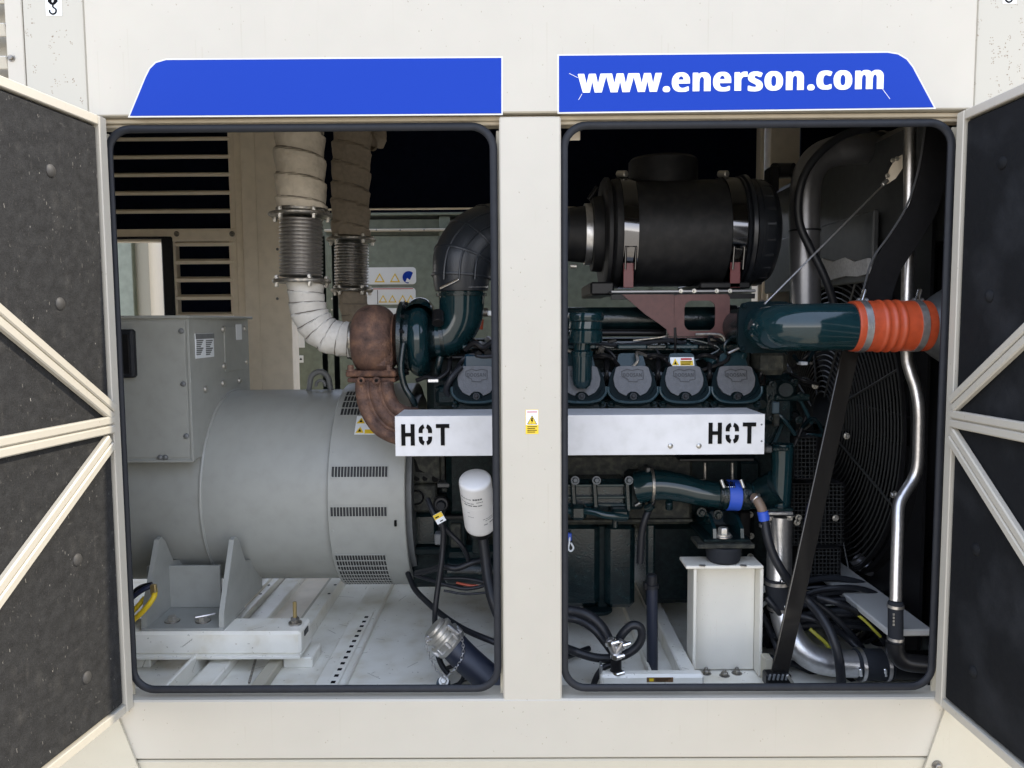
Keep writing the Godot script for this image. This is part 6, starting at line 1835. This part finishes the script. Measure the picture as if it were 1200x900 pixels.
func build_mount() -> void:
	var z := -0.47
	var pd := thing("mount_pedestal", "cream steel pedestal with flanged top plate bolted to the skid", "pedestal")
	var y0 := EYE - 1.075
	var yt := at(848, 667, -0.36).y
	var xl := at(813, 740, -0.37).x
	var xr := at(892, 740, -0.37).x
	put("top_plate", Mb.new().span(Vector3(at(804, 667, -0.36).x, yt, -0.455), Vector3(at(895, 667, -0.36).x, yt + 0.010, -0.36), 0.003), M.pedestal, pd)
	put("web", Mb.new().span(Vector3(xl + 0.008, y0, -0.425), Vector3(xr - 0.008, yt - 0.001, -0.415), 0.001), M.pedestal, pd)
	put("flange", Mb.new().span(Vector3(xl - 0.003, y0, -0.45), Vector3(xl + 0.007, yt - 0.001, -0.365), 0.003), M.pedestal, pd)
	put("flange", Mb.new().span(Vector3(xr - 0.007, y0, -0.45), Vector3(xr + 0.003, yt - 0.001, -0.365), 0.003), M.pedestal, pd)
	var by := at(850, 797, -0.36).y
	put("base_plate", Mb.new().span(Vector3(at(800, 740, -0.37).x, by - 0.014, -0.6), Vector3(at(905, 740, -0.37).x, by, -0.34), 0.003), M.pedestal, pd)
	for p in [[827.5, 787, -0.40], [849, 791, -0.385], [863.5, 787, -0.40]]:
		var q := Vector3(at(p[0], p[1], p[2]).x, by, p[2])
		put("nut", Mb.new().hexbolt(q, Vector3.UP, 0.011, 0.014), M.steel_dull, pd)
		put("stud", Mb.new().cyl(q, q + Vector3(0, 0.022, 0), 0.006, 12, 0.003), M.steel_dull, pd)
	for u in [823, 871]:
		var q := aty(u, 663, yt + 0.010)
		put("bolt_hole", Mb.new().cyl(q, q + Vector3(0, 0.0015, 0), 0.010, 16, 0.0), M.zinc, pd)
	var rm := thing("rubber_mount", "round black rubber engine mount on the pedestal top plate", "engine mount")
	var cx := at(847.5, 660, -0.408).x
	put("rubber", Mb.new().lathe(Vector3(cx, yt + 0.010, -0.408), Vector3.UP, [Vector2(0, 0), Vector2(0.042, 0), Vector2(0.05, 0.008), Vector2(0.054, 0.042), Vector2(0.052, 0.05), Vector2(0, 0.05)], 40), M.hose_matt, rm)
	var mb := thing("engine_bracket", "dark green engine bracket with two upright ribs bolted onto the rubber mount", "bracket")
	var py := yt + 0.061
	put("plate", Mb.new().span(Vector3(at(817, 645, -0.37).x, py, -0.46), Vector3(at(884, 645, -0.37).x, py + 0.013, -0.365), 0.002), M.block_grey, mb)
	put("foot", Mb.new().span(Vector3(at(823, 640, -0.40).x, py + 0.0135, -0.56), Vector3(at(878, 640, -0.40).x, py + 0.022, -0.385), 0.003), M.green_matt, mb)
	for u in [832, 863.5]:
		var gx := at(u, 620, -0.46).x
		var top := at(u, 598, -0.52).y
		var poly := PackedVector2Array([Vector2(-0.40, py + 0.022), Vector2(-0.405, py + 0.05), Vector2(-0.46, top), Vector2(-0.66, top), Vector2(-0.66, py + 0.022)])
		put("rib", Mb.new().prism(poly, Transform3D(Basis(Vector3(0, 0, 1), Vector3(0, 1, 0), Vector3(-1, 0, 0)), Vector3(gx + 0.005, 0, 0)), 0.010), M.green_pipe, mb)
	put("back", block(830, 598, 866, 640, -0.66, -0.60, 0.004), M.green_blue, mb)
	var bq := Vector3(cx, py + 0.022, -0.415)
	put("washer", Mb.new().cyl(bq, bq + Vector3(0, 0.006, 0), 0.028, 24), M.steel, mb)
	put("bolt", Mb.new().hexbolt(bq + Vector3(0, 0.006, 0), Vector3.UP, 0.016, 0.024), M.zinc, mb)
	put("side_plate", block(866, 600, 880, 640, -0.66, -0.56, 0.004), M.black_paint, mb)
	for p in [[841, 603], [822, 600]]:
		put("bolt", Mb.new().hexbolt(at(p[0], p[1], -0.5), Vector3(0, 0, 1), 0.010, 0.016), M.green, mb)

func build_cables() -> void:
	var fy := EYE - 1.08
	# drain hose with its metal coupling in the first opening
	var dh := thing("drain_hose", "thick dark blue hose with a cast metal cam coupling on the floor", "hose")
	var z := -0.32
	put("hose", Mb.new().tube(path([[527, 752, z], [545, 771, z + 0.02], [566, 790, z + 0.05], [590, 812, z + 0.08], [612, 830, z + 0.1]]), 17.5 * mm(z), 28), M.hose_navy if M.has("hose_navy") else mat("hose_navy", lin(0.014, 0.018, 0.032), 0.45), dh)
	var a := at(531, 757, z)
	var b := at(511, 738, z)
	var ax := (b - a).normalized()
	var L := a.distance_to(b)
	var s := mm(z)
	put("coupling", Mb.new().lathe(a, ax, [Vector2(0, 0), Vector2(19 * s, 0), Vector2(20.5 * s, L * 0.08), Vector2(20.5 * s, L * 0.2), Vector2(18.5 * s, L * 0.25), Vector2(19 * s, L * 0.42), Vector2(21 * s, L * 0.46), Vector2(21 * s, L * 0.56), Vector2(18 * s, L * 0.62), Vector2(18 * s, L * 0.75), Vector2(19.5 * s, L * 0.8), Vector2(19.5 * s, L * 0.95), Vector2(17 * s, L), Vector2(0, L)], 36), M.zinc, dh)
	for k in 9:
		var t := TAU * k / 9.0
		var x := ax.cross(Vector3(0, 0, 1)).normalized()
		var y := ax.cross(x)
		var d := x * cos(t) + y * sin(t)
		put("lug", Mb.new().box(a + ax * L * 0.33 + d * 19.5 * s, Vector3(0.010, 0.012, 0.024), Basis(ax.cross(d), d, ax), 0.002), M.alu, dh)
	put("cap", Mb.new().cyl(b, b + ax * 0.012, 15 * s, 30, 0.003), M.zinc, dh)
	put("cam_lever", Mb.new().box(at(531, 738, z + 0.03), Vector3(0.012, 0.045, 0.014), Basis.from_euler(Vector3(0, 0, 0.9)), 0.003), M.alu, dh)
	put("cam_lever", Mb.new().box(at(505, 752, z + 0.03), Vector3(0.012, 0.045, 0.014), Basis.from_euler(Vector3(0, 0, 0.7)), 0.003), M.alu, dh)
	# keeper chain, link by link
	var ch := thing("chain", "thin steel keeper chain hanging round the hose coupling", "chain")
	for run in [[[503, 744, z + 0.05], [500, 755, z + 0.05], [504, 770, z + 0.04], [511, 784, z + 0.03], [520, 794, z + 0.02]], [[535, 737, z + 0.05], [541, 748, z + 0.06], [543, 762, z + 0.06], [539, 776, z + 0.06], [530, 787, z + 0.05], [521, 795, z + 0.03]]]:
		var line := Mb.smooth(path(run), 8)
		var i := 0
		var acc := 0.0
		var flip := false
		for k in range(1, line.size()):
			acc += line[k].distance_to(line[k - 1])
			if acc < 0.0085: continue
			acc = 0.0
			var t := (line[k] - line[k - 1]).normalized()
			var n := Vector3(0, 0, 1)
			n = (n - t * n.dot(t)).normalized()
			if flip: n = n.cross(t)
			flip = not flip
			var w := n.cross(t)
			var pts := []
			for j in 10:
				var q := TAU * j / 10.0
				pts.append(line[k] + t * cos(q) * 0.0062 + w * sin(q) * 0.0036)
			put("link", Mb.new().tube(pts, 0.0011, 5, 1, Vector2(1, 1), n, true), M.steel, ch)
	# cables over the floor in the first opening
	var c1 := thing("floor_cable", "long black cable crossing the floor from under the alternator", "cable", "")
	put("cable", Mb.new().tube(path([[478, 672, -0.7], [486, 690, -0.62], [500, 705, -0.55], [520, 722, -0.48], [545, 738, -0.42], [578, 752, -0.36], [610, 764, -0.36], [650, 772, -0.42], [690, 760, -0.55]]), 0.0095, 12), M.hose, c1)
	var c2 := thing("hanging_cable", "black loomed cable hanging from the engine sensor to the floor", "cable")
	put("cable", Mb.new().tube(path([[501, 585, -0.46], [506, 597, -0.44], [513, 610, -0.43], [519, 618, -0.43], [519, 640, -0.43], [517, 662, -0.42], [513, 690, -0.41], [510, 715, -0.40], [510, 735, -0.40], [513, 765, -0.38], [518, 780, -0.37], [526, 790, -0.36]]), 0.0088, 12), M.hose, c2)
	put("cable", Mb.new().tube(path([[516, 614, -0.43], [528, 626, -0.44], [540, 638, -0.44], [547, 650, -0.45], [549, 658, -0.46]]), 0.0075, 10), M.hose, c2)
	put("cable", Mb.new().tube(path([[488, 672, -0.55], [505, 668, -0.50], [519, 664, -0.47], [535, 666, -0.46], [552, 660, -0.46], [566, 656, -0.47]]), 0.010, 10), M.hose, c2)
	put("cable", Mb.new().tube(path([[486, 674, -0.55], [505, 680, -0.50], [525, 686, -0.48], [548, 690, -0.47], [570, 684, -0.48], [545, 678, -0.5], [520, 678, -0.5]]), 0.006, 10), M.hose, c2)
	put("cable", Mb.new().tube(path([[520, 692, -0.47], [545, 696, -0.47], [572, 694, -0.47], [590, 690, -0.48]]), 0.004, 8), M.hose, c2)
	put("red_lead", Mb.new().tube(path([[535, 683, -0.49], [550, 686, -0.48], [566, 687, -0.48], [590, 688, -0.48]]), 0.004, 8), M.orange, c2)
	var tgc := at(515, 607, -0.42)
	var tb := Basis.from_euler(Vector3(0, 0, 0.5))
	var tag := put("cable_tag", Mb.new().box(tgc, Vector3(0.030, 0.032, 0.003), tb, 0.0008), M.paper, c2, "yellow and white cable tag")
	put("tag_field", Mb.new().box(tgc + tb * Vector3(0, 0.008, 0.0018), Vector3(0.029, 0.015, 0.001), tb, 0.0), M.yellow, tag)
	put("tag_mark", Mb.new().box(tgc + tb * Vector3(-0.005, 0.006, 0.0026), Vector3(0.012, 0.004, 0.001), tb, 0.0), M.black_ink, tag)
	put("tag_mark", Mb.new().box(tgc + tb * Vector3(0.002, -0.010, 0.0022), Vector3(0.010, 0.003, 0.001), tb, 0.0), M.black_ink, tag)
	var c3 := thing("hose_loop", "small loop of thin black hose beside the blue drain hose", "hose")
	put("loop", Mb.new().tube(path([[524, 783, -0.34], [532, 781, -0.33], [541, 785, -0.32], [543, 793, -0.32], [538, 801, -0.32], [528, 805, -0.33]]), 0.0065, 10), M.hose, c3)
	put("loop", Mb.new().tube(path([[541, 799, -0.32], [549, 797, -0.31], [556, 800, -0.31], [558, 806, -0.31]]), 0.003, 8), M.hose, c3)
	put("plug", Mb.new().cyl(at(513, 800, -0.33), at(526, 803, -0.32), 0.014, 14), M.clamp_dark, c3)
	put("nut", Mb.new().hexbolt(at(520, 798, -0.31), Vector3(0, 0.6, 1), 0.010, 0.012), M.zinc, c3)
	var c4 := thing("black_hose", "thick black hose running down beside the centre post under the oil filter", "hose")
	put("hose", Mb.new().tube(path([[566, 632, -0.40], [569, 655, -0.39], [572, 680, -0.37], [578, 705, -0.34], [590, 730, -0.34], [612, 742, -0.42], [640, 730, -0.60]]), 0.016, 14), M.hose, c4)
	# hoses at the bottom left of the second opening
	var h1 := thing("hose_pair", "pair of black coolant hoses curving to a steel Y fitting on the rail", "hose")
	put("hose", Mb.new().tube(path([[612, 700, -0.62], [630, 712, -0.46], [650, 716, -0.34], [668, 716, -0.34], [688, 721, -0.33], [703, 733, -0.32], [712, 748, -0.31], [716, 756, -0.30]]), 0.0165, 16), M.hose, h1)
	put("hose", Mb.new().tube(path([[606, 708, -0.62], [628, 720, -0.45], [650, 724, -0.33], [675, 726, -0.33], [695, 737, -0.31], [708, 752, -0.30], [717, 764, -0.29]]), 0.0115, 14), M.hose, h1)
	put("hose", Mb.new().tube(path([[600, 712, -0.62], [626, 738, -0.42], [652, 754, -0.30], [675, 764, -0.30], [700, 771, -0.29], [725, 770, -0.28], [744, 760, -0.28], [752, 747, -0.28], [750, 735, -0.28], [740, 733, -0.28], [730, 742, -0.28], [724, 752, -0.28]]), 0.0125, 14), M.hose, h1)
	put("hose", Mb.new().tube(path([[720, 778, -0.28], [708, 782, -0.28], [700, 792, -0.27], [695, 804, -0.27]]), 0.009, 12), M.hose, h1)
	put("ring_clip", Mb.new().lathe(at(691, 724, -0.33), Vector3(0.8, -0.6, 0), [Vector2(0.016, -0.003), Vector2(0.019, -0.003), Vector2(0.019, 0.003), Vector2(0.016, 0.003)], 20), M.hose, h1)
	var yf := thing("y_fitting", "steel Y fitting with clamps standing on the skid rail", "fitting")
	var yz := -0.222
	put("stem", Mb.new().cyl(at(722, 794, yz), at(722, 766, yz), 0.012, 18), M.steel, yf)
	put("branch", Mb.new().cyl(at(722, 768, yz), at(715, 752, yz), 0.012, 16), M.steel, yf)
	put("branch", Mb.new().cyl(at(722, 766, yz), at(730, 751, yz), 0.012, 16), M.steel, yf)
	put("sleeve", Mb.new().cyl(at(722, 788, yz), at(722, 772, yz), 0.0155, 18), M.black_paint, yf)
	for q in [[715.5, 752, -0.4], [729, 754, 0.5], [722, 768, 0.0], [722, 788, 0.0]]:
		var d := Vector3(q[2], 1, 0).normalized()
		var p := at(q[0], q[1], yz)
		put("clamp", Mb.new().lathe(p, d, [Vector2(0.013, -0.006), Vector2(0.018, -0.006), Vector2(0.018, 0.006), Vector2(0.013, 0.006)], 20), M.chrome, yf)
		put("clamp_screw", Mb.new().cyl(p + Vector3(-0.002, 0, 0.018), p + Vector3(0.022, 0.006, 0.012), 0.006, 10), M.chrome, yf)
	put("foot", Mb.new().lathe(at(722, 796, yz), Vector3.UP, [Vector2(0, 0), Vector2(0.02, 0), Vector2(0.02, 0.006), Vector2(0.013, 0.012), Vector2(0, 0.012)], 20), M.paper, yf)
	put("strap", block(703.5, 780, 706, 800, -0.25, -0.22, 0.001), M.alu, yf)
	# vertical drain hose before the sump
	var vz := -0.42
	var vh := thing("drain_tube", "upright navy hose with a black cap in front of the oil sump", "hose")
	put("hose", Mb.new().cyl(at(764.5, 800, vz), at(764, 686, vz), 6.7 * mm(vz), 22), M.hose_navy, vh)
	put("cap", Mb.new().cyl(at(764, 686, vz), at(763.5, 673, vz), 6.4 * mm(vz), 20, 0.004), M.hose, vh)
	put("collar", Mb.new().lathe(at(764, 687, vz), Vector3.UP, [Vector2(5 * mm(vz), -0.006), Vector2(8.2 * mm(vz), -0.005), Vector2(8.2 * mm(vz), 0.006), Vector2(5 * mm(vz), 0.008)], 22), M.hose, vh)
	put("clip", block(755, 684, 759, 692, vz - 0.02, vz + 0.01, 0.003), M.black_paint, vh)
	var dt := thing("dipstick_tube", "thin dark dipstick tube running down over the grey block side", "tube")
	put("tube", Mb.new().tube(path([[764, 588, -0.50], [761, 596, -0.48], [756, 608, -0.47], [752, 625, -0.47], [750, 660, -0.47]]), 0.011, 14), M.hose, dt)
	put("handle", Mb.new().tube(path([[760, 598, -0.47], [764, 592, -0.46], [767, 586, -0.46], [764, 582, -0.46], [763, 586, -0.46]]), 0.004, 8), M.black_paint, dt)
	put("fitting", Mb.new().cyl(at(757, 597, -0.47), at(765, 592, -0.46), 0.012, 12), M.green, dt)
	# coil of black cables at the bottom right
	var cc := thing("cable_coil", "tangle of coiled black cables on the floor behind the leaning bar", "cables")
	var r2 := RandomNumberGenerator.new()
	r2.seed = 5
	var cen := at(965, 745, -0.62)
	for k in 26:
		var pts := []
		var ra := 0.10 + r2.randf() * 0.14
		var rb := 0.10 + r2.randf() * 0.16
		var ph := r2.randf() * TAU
		var tilt := r2.randf_range(-0.5, 0.3)
		for j in 22:
			var t := ph + TAU * 1.1 * j / 21.0
			pts.append(cen + Vector3(cos(t) * ra * 1.25 + r2.randf_range(-0.006, 0.006), sin(t) * rb * 0.75 - 0.01 + k * 0.002 + cos(t) * tilt * 0.05, sin(t) * 0.10 + (k % 7) * 0.022 - 0.06 + r2.randf_range(-0.006, 0.006)))
		put("cable", Mb.new().tube(pts, 0.007 + 0.004 * r2.randf(), 8, 3), M.hose if k % 3 else M.hose_matt, cc)
	for q in [[[958, 700], [985, 708], [1010, 722], [1032, 745], [1048, 770]], [[925, 690], [955, 705], [985, 730], [1010, 760], [1030, 792]], [[930, 720], [960, 728], [990, 745], [1015, 770]], [[905, 745], [940, 752], [975, 775], [1000, 800]], [[900, 770], [930, 778], [960, 792], [985, 806]], [[898, 700], [915, 720], [935, 750], [950, 785]], [[893, 720], [905, 745], [915, 775], [918, 800]]]:
		var pts := []
		for p in q: pts.append(at(p[0], p[1], -0.42 + 0.08 * r2.randf()))
		put("cable", Mb.new().tube(pts, 0.010, 10), M.hose, cc)
	var stripe := path([[976, 707, -0.40], [995, 714, -0.39], [1012, 726, -0.38], [1024, 738, -0.37], [1032, 746, -0.37]])
	put("yellow_stripe", Mb.new().tube(stripe, 0.0045, 8), M.lead_green if M.has("lead_green") else mat("lead_green", lin(0.42, 0.40, 0.05), 0.5), cc)
	put("yellow_stripe", Mb.new().tube(path([[949, 737, -0.38], [957, 744, -0.37], [966, 752, -0.37], [972, 760, -0.37]]), 0.006, 8), M.lead_green, cc)
	put("grey_pipe_end", Mb.new().tube(path([[1003, 655, -0.75], [1015, 664, -0.72], [1028, 668, -0.70], [1048, 672, -0.68]]), 0.026, 18), M.pipe_dark, cc)
	var lr := thing("cable_clamp", "small black cable clamp with bolts at the foot of the leaning bar", "clamp")
	put("base", block(898, 791, 928, 806, -0.24, -0.20, 0.004), M.black_paint, lr)
	for k in 5: put("tooth", Mb.new().cyl(at(901 + k * 5, 797, -0.2), at(903 + k * 5, 790, -0.2), 0.0035, 8), M.grey_dark, lr)
	put("blade", Mb.new().box(at(926, 796, -0.19), Vector3(0.008, 0.03, 0.004), Basis.from_euler(Vector3(0, 0, 0.6)), 0.001), M.zinc, lr)

# ---- signs, stickers
func build_marks() -> void:
	var z := 0.012
	var hooks := [[62, 2, 18.5, 55, 70], [1183, -10, 5.5, 1177, 1190]]
	var l1 := poly_at([[152.5, 136], [171, 91], [176, 81], [183, 74], [195, 70.5], [587.5, 68], [587.5, 133]], z)
	var l2 := poly_at([[655, 65.5], [1040, 62], [1052, 64], [1062, 70], [1069, 79], [1094, 126], [655, 131.5]], z)
	for q in [[l1, "left"], [l2, "right"]]:
		var p: PackedVector2Array = q[0]
		var outer: PackedVector2Array = Geometry2D.offset_polygon(p, 0.0035, Geometry2D.JOIN_MITER)[0]
		var b := put("sign_border", Mb.new().prism(outer, flat_at(Vector3(0, 0, z)), 0.0006), M.sign_edge if M.has("sign_edge") else mat("sign_edge", lin(0.64, 0.63, 0.58), 0.4), enc)
		put("sign_face", Mb.new().prism(p, flat_at(Vector3(0, 0, z + 0.0006)), 0.0008), M.blue, b, "blue sign band without lettering" if q[1] == "left" else "blue sign band lettered with a web address")
	var sign := enc.get_node("sign_border") as Node3D
	var c0 := at(677, 97, z)
	var c1 := at(1035, 95, z)
	var ang := atan2(at(1035, 105.5, z).y - at(677, 110, z).y, c1.x - c0.x)
	var bs := Basis.from_euler(Vector3(0, 0, ang))
	for k in 7:      # heavy extended letters: the bold face, thickened
		var dx := (k - 3) * 0.0006
		text("sign_letters", "www.enerson.com", (at(677, 98.3, z) + at(1035, 94.2, z)) * 0.5 + Vector3(dx, (k % 2) * 0.0008, 0.0018 + k * 0.00003), c1.x - c0.x - 0.0036, 21.8 * mm(z), 0.0008, bs, M.white, enc)
	# hair-thin white cuts left round the lettering
	for l in [[667, 86, 677, 91], [678, 117, 682, 110], [1034, 104, 1043, 116]]:
		var a := at(l[0], l[1], z + 0.0022)
		var b := at(l[2], l[3], z + 0.0022)
		put("sign_cut", Mb.new().tube([a, b], 0.0005, 4, 1, Vector2(0.3, 1.0), Vector3(0, 0, 1)), M.white, enc)
	# lifting hook stickers at the top corners
	for h in [[62.5, 0.0], [1183.0, -14.0]]:
		var u: float = h[0]
		var w: float = h[1]
		var st := put("hook_sticker", Mb.new().span(at(u - 8, w + 18.5, 0.006) , at(u + 9, w - 10, 0.006) + Vector3(0, 0, 0.001), 0.0), M.paper, enc)
		put("hook_block", Mb.new().prism(poly_at([[u - 6.5, w - 3], [u + 5, w - 3], [u + 5, w + 2], [u + 1.5, w + 5.5], [u - 3, w + 5.5], [u - 6.5, w + 2]], 0.007), flat_at(Vector3(0, 0, 0.007)), 0.0008), M.black_ink, st)
		put("hook_eye", Mb.new().cyl(at(u - 0.5, w + 1.5, 0.0078), at(u - 0.5, w + 1.5, 0.0084), 0.003, 14, 0.0), M.paper, st)
		put("hook", Mb.new().tube([at(u - 0.5, w + 5, 0.0076), at(u - 0.5, w + 8, 0.0076), at(u + 3, w + 11, 0.0076), at(u + 2.5, w + 15, 0.0076), at(u - 1, w + 16.4, 0.0076), at(u - 4, w + 14.4, 0.0076), at(u - 4.5, w + 11.5, 0.0076)], 0.0022, 6, 5, Vector2(0.3, 1), Vector3(0, 0, 1)), M.black_ink, st)
	# caution sticker on the centre post
	var cs := put("caution_sticker", block(616, 480, 631, 508.5, 0.0101, 0.0108, 0.0), M.yellow, enc)
	put("white_head", block(616.4, 480.4, 630.6, 485.2, 0.0107, 0.0113, 0.0), M.paper, cs)
	put("red_line", block(617.5, 482.2, 629.5, 483.4, 0.0112, 0.0117, 0.0), M.red, cs)
	put("white_field", block(616.4, 485.4, 630.6, 498, 0.0107, 0.0112, 0.0), M.paper, cs)
	put("triangle", Mb.new().prism(poly_at([[618, 497], [629, 497], [623.5, 487]], 0.011), flat_at(Vector3(0, 0, 0.0111)), 0.0005), M.yellow, cs)
	put("triangle_edge", Mb.new().tube([at(618, 497, 0.0117), at(629, 497, 0.0117), at(623.5, 487, 0.0117)], 0.0009, 4, 1, Vector2(0.4, 1), Vector3(0, 0, 1), true), M.black_ink, cs)
	put("bolt_mark", Mb.new().prism(poly_at([[622.7, 489.5], [624.6, 489.5], [624, 492.5], [625, 492.5], [622.8, 496.3], [623.3, 493.5], [622.3, 493.5]], 0.0115), flat_at(Vector3(0, 0, 0.0115)), 0.0006), M.black_ink, cs)
	for k in 4: put("print_line", block(618, 499.6 + k * 2.1, 629.2 - (k % 2) * 2.0, 500.5 + k * 2.1, 0.0107, 0.0113, 0.0), M.black_ink, cs)
